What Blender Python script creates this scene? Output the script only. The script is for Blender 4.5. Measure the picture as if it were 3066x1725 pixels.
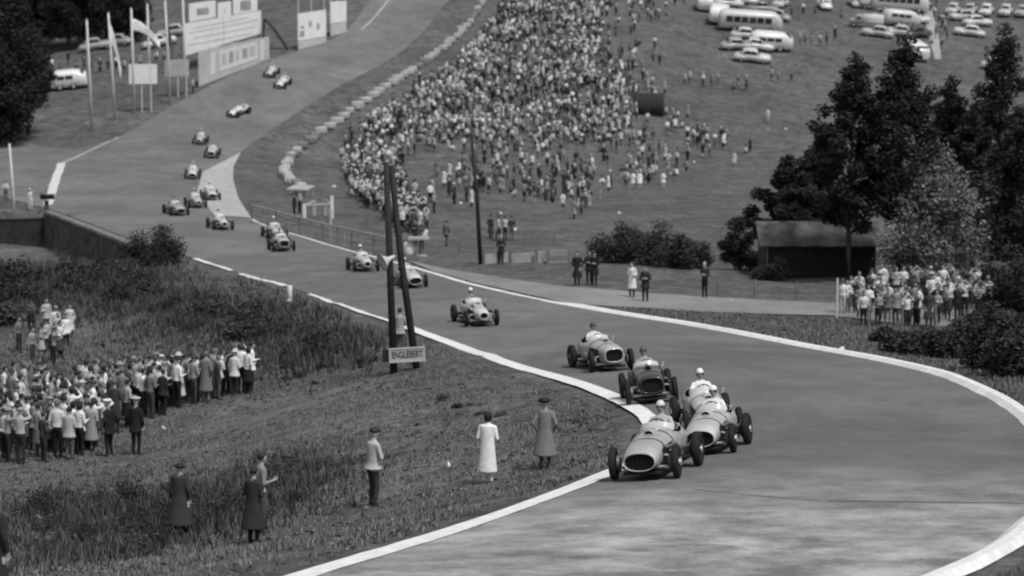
import bpy, bmesh, math, random
import numpy as np
from mathutils import Vector, Matrix, kdtree
from mathutils.geometry import delaunay_2d_cdt

random.seed(7); rng = np.random.default_rng(7)
scene = bpy.context.scene
for o in list(bpy.data.objects): bpy.data.objects.remove(o)
COL = scene.collection

# ------------------------------------------------------------------ camera
CAM_Z = 16.0; PITCH = math.radians(7.0); FPX = 7000.0; PW, PH = 3066.0, 1725.0
cam_d = bpy.data.cameras.new("camera"); cam = bpy.data.objects.new("camera", cam_d); COL.objects.link(cam)
cam.location = (0, 0, CAM_Z); cam.rotation_euler = (math.pi/2 - PITCH, 0, 0)
cam_d.sensor_width = 36.0; cam_d.lens = 36.0*FPX/PW; cam_d.clip_start = 1.0; cam_d.clip_end = 3000
cam_d.dof.use_dof = True; cam_d.dof.focus_distance = 50.0; cam_d.dof.aperture_fstop = 1.25
scene.camera = cam
scene.cycles.filter_width = 2.0        # soft old lens and film
# ------------------------------------------------------------------ sky and sun (black-and-white film: neutral light)
SUN_EL, SUN_AZ = math.radians(60), math.radians(142)      # azimuth from +Y clockwise: high, behind the camera to its right
w = bpy.data.worlds.new("World"); scene.world = w; w.use_nodes = True
nt = w.node_tree; nt.nodes.clear()
sky = nt.nodes.new('ShaderNodeTexSky'); sky.sky_type = 'NISHITA'; sky.sun_disc = False
sky.sun_elevation = SUN_EL; sky.sun_rotation = SUN_AZ; sky.dust_density = 4.0; sky.air_density = 1.5
bw = nt.nodes.new('ShaderNodeRGBToBW'); bg = nt.nodes.new('ShaderNodeBackground'); wo = nt.nodes.new('ShaderNodeOutputWorld')
bg.inputs['Strength'].default_value = 0.065
nt.links.new(sky.outputs[0], bw.inputs[0]); nt.links.new(bw.outputs[0], bg.inputs[0]); nt.links.new(bg.outputs[0], wo.inputs[0])
sun_d = bpy.data.lights.new("sun", 'SUN'); sun_d.energy = 1.5; sun_d.angle = math.radians(10); sun_d.color = (1, 1, 1)
sun = bpy.data.objects.new("sun", sun_d); COL.objects.link(sun)
sd = Vector((math.sin(SUN_AZ)*math.cos(SUN_EL), math.cos(SUN_AZ)*math.cos(SUN_EL), math.sin(SUN_EL)))
sun.rotation_euler = sd.to_track_quat('Z', 'Y').to_euler(); sun.location = (0, 0, 80)
vs = scene.view_settings; vs.view_transform = 'Standard'; vs.look = 'None'; vs.exposure = 0.64; vs.gamma = 1.0; vs.use_curve_mapping = False

# ------------------------------------------------------------------ helpers: materials
MATS = {}
def mat(name, v, rough=0.85, var=0.0, scale=8.0, spec=0.3, coat=0.0, metal=0.0, bump=0.0, bscale=None, alpha=None):
    """neutral grey procedural material: base value v, +-var noise at scale"""
    if name in MATS: return MATS[name]
    m = bpy.data.materials.new(name); m.use_nodes = True; t = m.node_tree; b = t.nodes['Principled BSDF']
    b.inputs['Roughness'].default_value = rough; b.inputs['Specular IOR Level'].default_value = spec
    b.inputs['Metallic'].default_value = metal; b.inputs['Coat Weight'].default_value = coat
    b.inputs['Base Color'].default_value = (v, v, v, 1)
    if alpha is not None: b.inputs['Alpha'].default_value = alpha
    if var or bump:
        tc = t.nodes.new('ShaderNodeTexCoord')
        n = t.nodes.new('ShaderNodeTexNoise'); n.inputs['Scale'].default_value = scale; n.inputs['Detail'].default_value = 5
        t.links.new(tc.outputs['Object'], n.inputs['Vector'])
        if var:
            mr = t.nodes.new('ShaderNodeMapRange'); mr.inputs['From Min'].default_value = 0.3; mr.inputs['From Max'].default_value = 0.7
            mr.inputs['To Min'].default_value = max(0.004, v*(1-var)); mr.inputs['To Max'].default_value = v*(1+var)
            t.links.new(n.outputs['Fac'], mr.inputs['Value']); t.links.new(mr.outputs[0], b.inputs['Base Color'])
        if bump:
            n2 = t.nodes.new('ShaderNodeTexNoise'); n2.inputs['Scale'].default_value = bscale or scale*3; n2.inputs['Detail'].default_value = 4
            t.links.new(tc.outputs['Object'], n2.inputs['Vector'])
            bp = t.nodes.new('ShaderNodeBump'); bp.inputs['Strength'].default_value = bump; bp.inputs['Distance'].default_value = 0.05
            t.links.new(n2.outputs['Fac'], bp.inputs['Height']); t.links.new(bp.outputs[0], b.inputs['Normal'])
    MATS[name] = m; return m

# ------------------------------------------------------------------ helpers: objects
def mesh_obj(name, verts, faces, m=None, parent=None, smooth=False, link=True, midx=None):
    me = bpy.data.meshes.new(name)
    me.from_pydata([tuple(map(float, v)) for v in verts], [], [tuple(map(int, f)) for f in faces])
    for mm in (m if isinstance(m, (list, tuple)) else [m]):
        if mm: me.materials.append(mm)
    if midx is not None: me.polygons.foreach_set('material_index', np.asarray(midx, dtype=np.int32))
    if smooth: me.polygons.foreach_set('use_smooth', np.ones(len(me.polygons), dtype=bool))
    me.update()
    o = bpy.data.objects.new(name, me)
    if link: COL.objects.link(o)
    if parent: o.parent = parent
    return o
def share(src, name=None, parent=None, loc=None, rotz=None, scale=None):
    o = src.copy()
    if name: o.name = name
    COL.objects.link(o); o.parent = parent
    if loc is not None: o.location = loc
    if rotz is not None: o.rotation_euler = (0, 0, rotz)
    if scale is not None: o.scale = (scale,)*3 if not hasattr(scale, '__len__') else scale
    return o
def tag(o, label=None, cat=None, group=None, kind=None):
    if label: o['label'] = label
    if cat: o['category'] = cat
    if group: o['group'] = group
    if kind: o['kind'] = kind
    return o
def empty(name, loc=(0, 0, 0), rotz=0.0):
    o = bpy.data.objects.new(name, None); COL.objects.link(o); o.location = loc; o.rotation_euler = (0, 0, rotz)
    o.empty_display_size = 0.2
    return o
def copy_tree(src, parent=None):
    c = src.copy(); COL.objects.link(c); c.parent = parent
    for ch in src.children: copy_tree(ch, c)
    return c
class MB:
    """collects simple solids into one mesh"""
    def __init__(s): s.v = []; s.f = []; s.m = []
    def add(s, v, f, mi=0):
        o = len(s.v); s.v += [tuple(p) for p in v]; s.f += [tuple(i+o for i in q) for q in f]; s.m += [mi]*len(f); return s
    def box(s, c, d, rz=0.0, mi=0, M=None):
        x, y, z = [q/2 for q in d]
        vv = [Vector((a*x, b*y, e*z)) for a in (-1, 1) for b in (-1, 1) for e in (-1, 1)]
        R = M if M is not None else Matrix.Rotation(rz, 3, 'Z')
        vv = [Vector(c)+R @ p for p in vv]
        return s.add(vv, [(0, 1, 3, 2), (4, 6, 7, 5), (0, 4, 5, 1), (2, 3, 7, 6), (0, 2, 6, 4), (1, 5, 7, 3)], mi)
    def tube(s, a, b, ra, rb=None, n=8, mi=0, caps=True):
        rb = ra if rb is None else rb
        a, b = Vector(a), Vector(b); d = (b-a)
        if d.length < 1e-6: return s
        d.normalize(); u = d.orthogonal().normalized(); w_ = d.cross(u)
        vv = []
        for p, r in ((a, ra), (b, rb)):
            for k in range(n):
                t = 2*math.pi*k/n; vv.append(p+u*(r*math.cos(t))+w_*(r*math.sin(t)))
        ff = [(k, (k+1) % n, n+(k+1) % n, n+k) for k in range(n)]
        if caps: ff += [tuple(range(n-1, -1, -1)), tuple(range(n, 2*n))]
        return s.add(vv, ff, mi)
    def path(s, pts, rads, n=8, mi=0):
        pts = [Vector(p) for p in pts]
        vv = []; ff = []
        for i, p in enumerate(pts):
            d = (pts[min(i+1, len(pts)-1)]-pts[max(i-1, 0)]).normalized()
            u = Vector((0, 0, 1)).cross(d)
            if u.length < 1e-3: u = Vector((0, 1, 0)).cross(d)
            u.normalize(); w_ = d.cross(u); r = rads[i] if hasattr(rads, '__len__') else rads
            for k in range(n):
                t = 2*math.pi*k/n; vv.append(p+u*(r*math.cos(t))+w_*(r*math.sin(t)))
        for i in range(len(pts)-1):
            for k in range(n): ff.append((i*n+k, i*n+(k+1) % n, (i+1)*n+(k+1) % n, (i+1)*n+k))
        ff += [tuple(range(n-1, -1, -1)), tuple(range((len(pts)-1)*n, len(pts)*n))]
        return s.add(vv, ff, mi)
    def rings(s, rings, cap0=True, cap1=True, mi=0, closed=True):
        n = len(rings[0]); vv = [p for r in rings for p in r]; ff = []
        for i in range(len(rings)-1):
            for k in range(n if closed else n-1): ff.append((i*n+k, i*n+(k+1) % n, (i+1)*n+(k+1) % n, (i+1)*n+k))
        if cap0: ff.append(tuple(range(n-1, -1, -1)))
        if cap1: ff.append(tuple(range((len(rings)-1)*n, len(rings)*n)))
        return s.add(vv, ff, mi)
    def lathe(s, prof, n=20, axis='y', c=(0, 0, 0), mi=0):
        """prof: (axial, radius) list"""
        rr = []
        for a, r in prof:
            ring = []
            for k in range(n):
                t = 2*math.pi*k/n; x, z = r*math.cos(t), r*math.sin(t)
                p = (x, a, z) if axis == 'y' else ((x, z, a) if axis == 'z' else (a, x, z))
                ring.append((p[0]+c[0], p[1]+c[1], p[2]+c[2]))
            rr.append(ring)
        return s.rings(rr, True, True, mi)
    def ball(s, c, r, n=10, mi=0, zlo=-1.0, zhi=1.0):
        r = (r,)*3 if not hasattr(r, '__len__') else r
        m = max(4, n//2); rr = []
        for i in range(m+1):
            zz = zlo+(zhi-zlo)*i/m
            zz = math.sin(math.asin(max(-1, min(1, zlo)))+(math.asin(max(-1, min(1, zhi)))-math.asin(max(-1, min(1, zlo))))*i/m)
            q = math.sqrt(max(1e-5, 1-zz*zz))
            rr.append([(c[0]+r[0]*q*math.cos(2*math.pi*k/n), c[1]+r[1]*q*math.sin(2*math.pi*k/n), c[2]+r[2]*zz) for k in range(n)])
        return s.rings(rr, True, True, mi)
    def build(s, name, m, parent=None, smooth=False, link=True):
        return mesh_obj(name, s.v, s.f, m, parent, smooth, link, s.m if isinstance(m, (list, tuple)) else None)

# ------------------------------------------------------------------ terrain: a height field through surveyed points
cP, sP = math.cos(PITCH), math.sin(PITCH)
def ray(px, py):
    x = (px-PW/2)/FPX; y = -(py-PH/2)/FPX
    return np.array([x, cP+y*sP, -sP+y*cP])
SURVEY = [  # image column, image row, pixels per metre there (from people and cars of known size)
 (1300,1725,203),(2100,1725,203),(2900,1725,200),(1700,1580,176),(2400,1580,178),(3000,1600,180),
 (1950,1440,152),(2500,1440,153),(3000,1440,154),(1800,1250,118),(2200,1250,119),(2700,1250,120),(3000,1240,119),
 (1960,1213,112),(1835,1115,97),(2200,1100,95),(2600,1110,97),(1443,980,74),(1800,1000,78),(2200,1000,78),
 (1110,825,56),(1500,900,64),(1890,890,62),(2110,890,61),(860,760,49.5),(1200,800,53),(660,695,44),(1000,740,47),
 (545,650,40.5),(700,640,40),(400,728,46.5),(590,780,49.5),(800,850,57),(1008,912,66),(1212,980,74),(1447,1065,87),(1700,1150,101),
 (1870,1210,111),(1900,1390,142),(1617,1503,161),(1419,1571,173),(1220,1638,186),(1022,1694,197),
 (575,543,34),(300,560,35),(100,560,35),(600,440,30.5),(300,470,31.3),(0,430,29.8),(714,347,28.3),(840,260,27),(1080,100,24),(1250,50,23),(1150,0,22.4),
 (925,480,30),(1200,480,29.5),(1315,370,27.6),(1100,600,36),(1335,740,44.5),(1600,740,44.5),(1500,600,34.5),(1700,700,41.5),(1980,585,33),(2000,760,47),
 (2200,500,28.8),(1700,450,28.3),(2310,330,25.6),(1700,300,26),(1400,200,25),(2230,270,24.6),(2260,190,23.5),(1700,120,23.6),(2420,140,22.8),(2850,30,20.3),(2000,20,21.5),(1500,20,22.2),
 (2600,300,25),(3000,300,24.6),(2500,560,32),(3000,560,32),(2400,820,53),(2900,800,51),(2540,975,66),(2900,960,65),(2700,1060,82),(3060,1120,96),
 # infield below the track on the left
 (330,1365,95),(60,1385,97),(640,1185,82),(100,1215,84),(1120,1515,141),(1460,1445,134),(1632,1402,128),(535,1600,139),(775,1630,148),(100,1710,172),(100,1560,128),
 (900,1300,100),(1250,1300,106),(1500,1250,105),(1180,1115,84),(900,1110,78),(700,1060,72),(400,1000,64),(150,1015,63),(60,1000,62),
 (350,880,55),(200,800,50),(60,760,47.5),(60,900,56),(640,950,61),(1000,1010,72),
 (290,395,29),(150,250,26),(400,330,28),(520,290,27.4),(650,240,26.8),(150,60,21.5),(450,120,23.5),(850,110,24.2),(0,0,20)]
ctrl = []
for px, py, s_ in SURVEY:
    p = ray(px, py)*(FPX/s_); ctrl.append((p[0], p[1], p[2]+CAM_Z))
ctrl += [(-160, 480, 46), (0, 480, 44), (160, 480, 42), (-160, 620, 72), (0, 620, 70), (160, 620, 66), (-140, 250, 12), (140, 250, 6), (0, 12, 10.3), (-40, 30, 8), (40, 25, 9.5), (-60, 90, 1.0), (60, 90, 5)]
ctrl = np.array(ctrl)
def tps_kernel(d2):
    return 0.5*d2*np.log(np.maximum(d2, 1e-9))
SC = 50.0
A_ = ctrl[:, :2]/SC; N_ = len(A_)
K = tps_kernel(((A_[:, None]-A_[None])**2).sum(-1)) + np.eye(N_)*3e-3
Pm = np.hstack([np.ones((N_, 1)), A_]); L = np.zeros((N_+3, N_+3)); L[:N_, :N_] = K; L[:N_, N_:] = Pm; L[N_:, :N_] = Pm.T
sol = np.linalg.solve(L, np.concatenate([ctrl[:, 2], np.zeros(3)]))
GX0, GX1, GY0, GY1, GS = -150.0, 150.0, 8.0, 620.0, 0.5
gx = np.arange(GX0, GX1+1e-6, GS); gy = np.arange(GY0, GY1+1e-6, GS)
G = np.zeros((len(gy), len(gx)))
# coarse evaluation on a 2 m lattice refined near the track (Y < 120)
def tps_eval(X, Y):
    out = np.zeros(X.size); Xf, Yf = X.ravel()/SC, Y.ravel()/SC
    for a in range(0, X.size, 20000):
        d2 = (Xf[a:a+20000, None]-A_[None, :, 0])**2+(Yf[a:a+20000, None]-A_[None, :, 1])**2
        out[a:a+20000] = tps_kernel(d2) @ sol[:N_] + sol[N_]+sol[N_+1]*Xf[a:a+20000]+sol[N_+2]*Yf[a:a+20000]
    return out.reshape(X.shape)
def bilin(grid, X, Y, x0=GX0, y0=GY0, st=GS):
    fx = np.clip((X-x0)/st, 0, grid.shape[1]-1.001); fy = np.clip((Y-y0)/st, 0, grid.shape[0]-1.001)
    i = fx.astype(int); j = fy.astype(int); a = fx-i; b = fy-j
    return (grid[j, i]*(1-a)+grid[j, i+1]*a)*(1-b)+(grid[j+1, i]*(1-a)+grid[j+1, i+1]*a)*b
cgx = np.arange(GX0, GX1+4.1, 2.0); cgy = np.arange(GY0, GY1+4.1, 2.0)
CX, CY = np.meshgrid(cgx, cgy); CG = tps_eval(CX, CY)
XX, YY = np.meshgrid(gx, gy)
def cubic(grid, X, Y, st):
    fx = np.clip((X-GX0)/st, 1, grid.shape[1]-3.001); fy = np.clip((Y-GY0)/st, 1, grid.shape[0]-3.001)
    i = fx.astype(int); j = fy.astype(int); a = fx-i; b = fy-j
    def wts(t): return (-.5*t+t*t-.5*t**3, 1-2.5*t*t+1.5*t**3, .5*t+2*t*t-1.5*t**3, -.5*t*t+.5*t**3)
    wa, wb = wts(a), wts(b); r = 0
    for q in range(4):
        for p in range(4): r = r+wb[q]*wa[p]*grid[j-1+q, i-1+p]
    return r
G = cubic(CG, XX, YY, 2.0)
G0 = G
def gz(x, y): return float(bilin(G, np.array([x]), np.array([y]))[0])
def hit(px, py, tmin=18.0, tmax=640.0):
    """the ground point seen at an image position"""
    d = ray(px, py); t = np.arange(tmin, tmax, 0.4)
    h = CAM_Z+d[2]*t-bilin(G, d[0]*t, d[1]*t)
    k = np.where(h < 0)[0]
    if len(k) == 0: k = [len(t)-1]
    a, b = t[max(k[0]-1, 0)], t[k[0]]
    for _ in range(18):
        m = (a+b)/2
        if CAM_Z+d[2]*m-bilin(G, np.array([d[0]*m]), np.array([d[1]*m]))[0] < 0: b = m
        else: a = m
    p = d*b; return Vector((p[0], p[1], CAM_Z+p[2]))
def proj(p):
    q = Vector((p[0], p[1], p[2]-CAM_Z)); z = q.y*cP-q.z*sP; y = q.y*sP+q.z*cP
    return PW/2+FPX*q.x/z, PH/2-FPX*y/z
def ppm(p):  # photo pixels per metre at a point
    return FPX/(p[1]*cP-(p[2]-CAM_Z)*sP)
def inpoly(X, Y, poly):
    r = np.zeros(X.shape, bool); n = len(poly)
    for i in range(n):
        x1, y1 = poly[i][:2]; x2, y2 = poly[(i+1) % n][:2]
        if abs(y2-y1) < 1e-9: continue
        c = (Y < y1) != (Y < y2); xi = x1+(Y-y1)*(x2-x1)/(y2-y1); r ^= c & (X < xi)
    return r
def smooth_line(pts, step=0.8):
    """Catmull-Rom through world points, resampled"""
    P = [Vector((p[0], p[1], 0)) for p in pts]; P = [2*P[0]-P[1]]+P+[2*P[-1]-P[-2]]; out = []
    for i in range(1, len(P)-2):
        p0, p1, p2, p3 = P[i-1:i+3]; n = max(2, int((p2-p1).length/step))
        # centripetal parametrisation keeps uneven spacing free of loops
        t0 = 0; t1 = t0+max((p1-p0).length, 1e-4)**.5; t2 = t1+max((p2-p1).length, 1e-4)**.5; t3 = t2+max((p3-p2).length, 1e-4)**.5
        for k in range(n):
            t = t1+(t2-t1)*k/n
            a1 = p0*((t1-t)/(t1-t0))+p1*((t-t0)/(t1-t0)); a2 = p1*((t2-t)/(t2-t1))+p2*((t-t1)/(t2-t1)); a3 = p2*((t3-t)/(t3-t2))+p3*((t-t2)/(t3-t2))
            b1 = a1*((t2-t)/(t2-t0))+a2*((t-t0)/(t2-t0)); b2 = a2*((t3-t)/(t3-t1))+a3*((t-t1)/(t3-t1))
            out.append(b1*((t2-t)/(t2-t1))+b2*((t-t1)/(t2-t1)))
    out.append(P[-2]); return out
def W(pxs): return [hit(*p) for p in pxs]
def trace(pxs, dpx=22.0, step=0.8):
    """a surveyed edge: dense sightings along it, evened out on the ground"""
    P = [Vector((p[0], p[1], 0)) for p in pxs]; d = smooth_line(P, dpx)
    w_ = [hit(p.x, p.y) for p in d]; w_ = [Vector((p.x, p.y, 0)) for p in w_]
    L_ = [0.0]
    for a, b in zip(w_, w_[1:]): L_.append(L_[-1]+(b-a).length)
    n = max(3, int(L_[-1]/step)); t = np.linspace(0, L_[-1], n); X = np.interp(t, L_, [p.x for p in w_]); Y = np.interp(t, L_, [p.y for p in w_])
    for _ in range(3):
        X[1:-1] = .25*X[:-2]+.5*X[1:-1]+.25*X[2:]; Y[1:-1] = .25*Y[:-2]+.5*Y[1:-1]+.25*Y[2:]
    return [Vector((float(a), float(b), 0)) for a, b in zip(X, Y)]

LEFT_EDGE = [(560,1850),(920,1725),(1022,1694),(1220,1638),(1419,1571),(1617,1503),(1816,1424),(1905,1385),(1955,1335),(1962,1298),(1947,1261),(1875,1210),(1728,1150),(1550,1101),(1447,1065),(1212,980),(1157,960),(1008,912),(921,880),(849,857),(722,823),(690,811),(587,777),(480,745),(397,718),(290,678),(167,632)]
JUNCTION = [(110,618),(0,588),(-120,570),(-120,395),(0,399),(119,438),(226,450)]
LEFT_FAR = [(357,412),(595,275),(805,180),(893,152),(1022,103),(1113,0),(1180,-60)]
RIGHT_FAR = [(1425,-60),(1345,0),(1316,32),(1260,103),(1189,165),(1074,230),(1022,256),(873,349),(726,452)]
APRON_SIDE = [(607,516),(590,575),(640,645)]
RIGHT_EDGE = [(750,657),(806,682),(897,708),(1016,744),(1212,795),(1419,855),(1673,910),(1900,950),(2044,972),(2250,1010),(2441,1047),(2639,1083),(2838,1131),(2877,1147),(2996,1202),(3060,1245),(3130,1310),(3170,1400),(3150,1500),(3060,1600),(2996,1654),(2838,1725),(2600,1820),(2300,1900)]
wl, wr = trace(LEFT_EDGE), trace(RIGHT_EDGE)
wlf, wrf = trace(LEFT_FAR), trace(RIGHT_FAR)
ROAD = wl+W(JUNCTION)+wlf+wrf+W(APRON_SIDE)+wr
APRON = W([(722,456),(607,516),(590,575),(640,645),(752,654),(714,595),(698,540),(699,500)])
LANE = W([(1216,781),(1339,808),(1577,844),(1697,860),(1816,868),(1935,879),(2044,886),(2266,899),(2492,909),(2700,922),(3250,940),(3250,1000),(2700,972),(2492,947),(2361,944),(2163,938),(2044,934),(1935,924),(1850,921),(1720,912),(1673,904),(1419,848),(1300,815)])
PATH = W([(2752,-40),(2756,0),(2772,70),(2786,130),(2800,178),(2818,178),(2812,120),(2798,60),(2782,0),(2776,-40)])
# the stream hollow beside the bridge: a step down behind the bridge wall and its abutment
A_w, B_w = hit(160, 640), hit(415, 738); WALL_Z = (A_w.z, B_w.z)
dw = Vector((B_w.x-A_w.x, B_w.y-A_w.y, 0)); Lw = dw.length; dw.normalize(); nw = Vector((dw.y, -dw.x, 0))
_t = (XX-A_w.x)*dw.x+(YY-A_w.y)*dw.y; _o = (XX-A_w.x)*nw.x+(YY-A_w.y)*nw.y
ss = lambda x: np.clip(x, 0, 1)**2*(3-2*np.clip(x, 0, 1))
c1 = (_o > .4)*(1-ss((_o-4)/16))*ss((_t+6)/6)*(1-ss((_t-Lw+1)/5))
_f = A_w.y-.6-YY
c2 = (_f > 0)*(1-ss((_f-4)/16))*(XX < A_w.x+1.2)*(1-ss((A_w.x-14-XX)/8))
carve = np.maximum(c1, c2)
G = G-2.5*carve
# ground roughness away from the paved surfaces
paved = inpoly(XX, YY, ROAD) | inpoly(XX, YY, LANE) | inpoly(XX, YY, APRON) | inpoly(XX, YY, PATH)
soft = paved.astype(float)
for _ in range(6):
    soft = np.maximum(soft, 0.25*(np.roll(soft, 1, 0)+np.roll(soft, -1, 0)+np.roll(soft, 1, 1)+np.roll(soft, -1, 1)))
def vnoise(X, Y, L_, seed):
    r_ = np.random.default_rng(seed); t = r_.random((257, 257)); x = X/L_ % 256; y = Y/L_ % 256
    i = x.astype(int); j = y.astype(int); a = x-i; b = y-j; a = a*a*(3-2*a); b = b*b*(3-2*b)
    return (t[j, i]*(1-a)+t[j, i+1]*a)*(1-b)+(t[j+1, i]*(1-a)+t[j+1, i+1]*a)*b-0.5
rough = (vnoise(XX+500, YY+500, 5.0, 1)*0.30+vnoise(XX+500, YY+500, 2.0, 2)*0.14+vnoise(XX+500, YY+500, 11.0, 3)*0.35)
G0 = G.copy()
G = G+rough*(1-np.clip(soft*1.3, 0, 1))*np.clip((YY-20)/40, 0.3, 1)
G = G-0.05*np.clip((soft-0.6)*4, 0, 1)*0

def sheet(name, poly, dz, m, step=1.5):
    pts = [(p[0], p[1]) for p in poly]; n = len(pts)
    xs = [p[0] for p in pts]; ys = [p[1] for p in pts]
    iy = np.arange(min(ys), max(ys), step); ix = np.arange(min(xs), max(xs), step)
    IX, IY = np.meshgrid(ix, iy); IX = IX+((np.arange(len(iy)) % 2)*step/2)[:, None]; keep = inpoly(IX, IY, pts)
    inner = list(zip(IX[keep], IY[keep]))
    vv = [Vector(p) for p in pts]+[Vector((float(a), float(b))) for a, b in inner]
    ov, oe, of, *_ = delaunay_2d_cdt(vv, [], [list(range(n))], 1, 1e-4)
    zs = bilin(G0, np.array([p.x for p in ov]), np.array([p.y for p in ov]))+dz
    o = mesh_obj(name, [(p.x, p.y, z) for p, z in zip(ov, zs)], of, m, smooth=True)
    o.data.flip_normals() if o.data.polygons[0].normal.z < 0 else None
    o['kind'] = 'structure'; return o
def strip(name, line, width, dz, m, jit=0.04, seed=0, widths=None):
    """painted band following a line of world points"""
    r_ = random.Random(seed); vv = []; ff = []; n = len(line); ph = r_.random()*9
    for i, p in enumerate(line):
        d = (line[min(i+1, n-1)]-line[max(i-1, 0)]); d = Vector((d.x, d.y, 0)).normalized(); q = Vector((-d.y, d.x, 0))
        wd = (widths(i/(n-1)) if widths else width)/2
        for s_ in (-1, 1):
            e = wd*(1+jit*(r_.random()-.5)*2+jit*math.sin(i*.6+ph+s_))
            v = Vector((p.x, p.y, 0))+q*(s_*e); vv.append((v.x, v.y, float(bilin(G0, np.array([v.x]), np.array([v.y]))[0])+dz))
    ff = [(2*i, 2*i+1, 2*i+3, 2*i+2) for i in range(n-1)]
    o = mesh_obj(name, vv, ff, m, smooth=True); o['kind'] = 'structure'
    if o.data.polygons[0].normal.z < 0: o.data.flip_normals()
    return o

# ------------------------------------------------------------------ ground materials
def ground_material():
    m = bpy.data.materials.new("grass_ground"); m.use_nodes = True; t = m.node_tree; b = t.nodes['Principled BSDF']
    b.inputs['Roughness'].default_value = 0.95; b.inputs['Specular IOR Level'].default_value = 0.1
    tc = t.nodes.new('ShaderNodeTexCoord')
    def noise(sc, det=6, rough_=0.6):
        n = t.nodes.new('ShaderNodeTexNoise'); n.inputs['Scale'].default_value = sc; n.inputs['Detail'].default_value = det; n.inputs['Roughness'].default_value = rough_
        t.links.new(tc.outputs['Object'], n.inputs['Vector']); return n
    def mr(src, a, b_, c, d):
        r = t.nodes.new('ShaderNodeMapRange'); r.inputs['From Min'].default_value = a; r.inputs['From Max'].default_value = b_
        r.inputs['To Min'].default_value = c; r.inputs['To Max'].default_value = d; t.links.new(src, r.inputs['Value']); return r.outputs[0]
    def mul(x, y):
        n = t.nodes.new('ShaderNodeMath'); n.operation = 'MULTIPLY'; t.links.new(x, n.inputs[0]); t.links.new(y, n.inputs[1]); return n.outputs[0]
    a = mr(noise(0.09, 4).outputs['Fac'], .3, .7, 0.085, 0.13)
    c = mr(noise(0.7, 6, .75).outputs['Fac'], .3, .7, 0.5, 1.5)
    d = mr(noise(3.2, 6, .75).outputs['Fac'], .3, .7, 0.45, 1.55)
    val = mul(mul(a, c), d); t.links.new(val, b.inputs['Base Color'])
    bp = t.nodes.new('ShaderNodeBump'); bp.inputs['Strength'].default_value = 0.7; bp.inputs['Distance'].default_value = 0.15
    t.links.new(noise(3.0, 6, .7).outputs['Fac'], bp.inputs['Height']); t.links.new(bp.outputs[0], b.inputs['Normal'])
    return m
def asphalt_material(name, lo, hi, near_pale=None):
    m = bpy.data.materials.new(name); m.use_nodes = True; t = m.node_tree; b = t.nodes['Principled BSDF']
    b.inputs['Roughness'].default_value = 0.8; b.inputs['Specular IOR Level'].default_value = 0.35
    tc = t.nodes.new('ShaderNodeTexCoord')
    def noise(sc, det=6, rough_=0.6, vscale=None, rot=0):
        n = t.nodes.new('ShaderNodeTexNoise'); n.inputs['Scale'].default_value = sc; n.inputs['Detail'].default_value = det; n.inputs['Roughness'].default_value = rough_
        mp = t.nodes.new('ShaderNodeMapping'); mp.inputs['Scale'].default_value = vscale or (1, 1, 1); mp.inputs['Rotation'].default_value = (0, 0, rot)
        t.links.new(tc.outputs['Object'], mp.inputs[0]); t.links.new(mp.outputs[0], n.inputs['Vector']); return n
    def mr(src, a, b_, c, d, clamp=True):
        r = t.nodes.new('ShaderNodeMapRange'); r.clamp = clamp; r.inputs['From Min'].default_value = a; r.inputs['From Max'].default_value = b_
        r.inputs['To Min'].default_value = c; r.inputs['To Max'].default_value = d; t.links.new(src, r.inputs['Value']); return r.outputs[0]
    def op(o_, x, y):
        n = t.nodes.new('ShaderNodeMath'); n.operation = o_
        for i, q in enumerate((x, y)):
            if isinstance(q, (int, float)): n.inputs[i].default_value = q
            else: t.links.new(q, n.inputs[i])
        return n.outputs[0]
    base = mr(noise(0.12, 4).outputs['Fac'], .3, .7, lo, hi)
    grain = mr(noise(14, 4, .8).outputs['Fac'], .3, .7, 0.82, 1.18)
    streak = mr(noise(0.7, 9, .75, (1.0, 0.6, 1), 0.3).outputs['Fac'], .3, .7, 0.74, 1.28)
    val = op('MULTIPLY', op('MULTIPLY', base, grain), streak)
    if near_pale:
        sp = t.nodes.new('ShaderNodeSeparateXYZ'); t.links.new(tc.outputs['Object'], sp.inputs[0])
        near = mr(sp.outputs['Y'], 35.0, 48, 1.0, 0.0)          # patchy paler stretch, fading out away from the camera
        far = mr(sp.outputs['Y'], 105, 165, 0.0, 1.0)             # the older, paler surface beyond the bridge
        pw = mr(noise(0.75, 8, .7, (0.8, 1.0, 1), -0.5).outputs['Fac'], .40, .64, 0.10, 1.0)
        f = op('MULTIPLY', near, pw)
        val = op('MULTIPLY', val, op('ADD', 1.0, op('ADD', op('MULTIPLY', f, near_pale), op('MULTIPLY', far, 0.12))))
    t.links.new(val, b.inputs['Base Color'])
    bp = t.nodes.new('ShaderNodeBump'); bp.inputs['Strength'].default_value = 0.25; bp.inputs['Distance'].default_value = 0.01
    t.links.new(noise(40, 3, .7).outputs['Fac'], bp.inputs['Height']); t.links.new(bp.outputs[0], b.inputs['Normal'])
    return m
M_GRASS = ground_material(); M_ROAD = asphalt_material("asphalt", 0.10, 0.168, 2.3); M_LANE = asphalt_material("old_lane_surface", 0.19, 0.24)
M_CONC = mat("concrete_apron", 0.38, .9, .18, 1.5, bump=.1); M_LINE = mat("white_road_paint", 0.76, .7, .13, 3.5)

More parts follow.
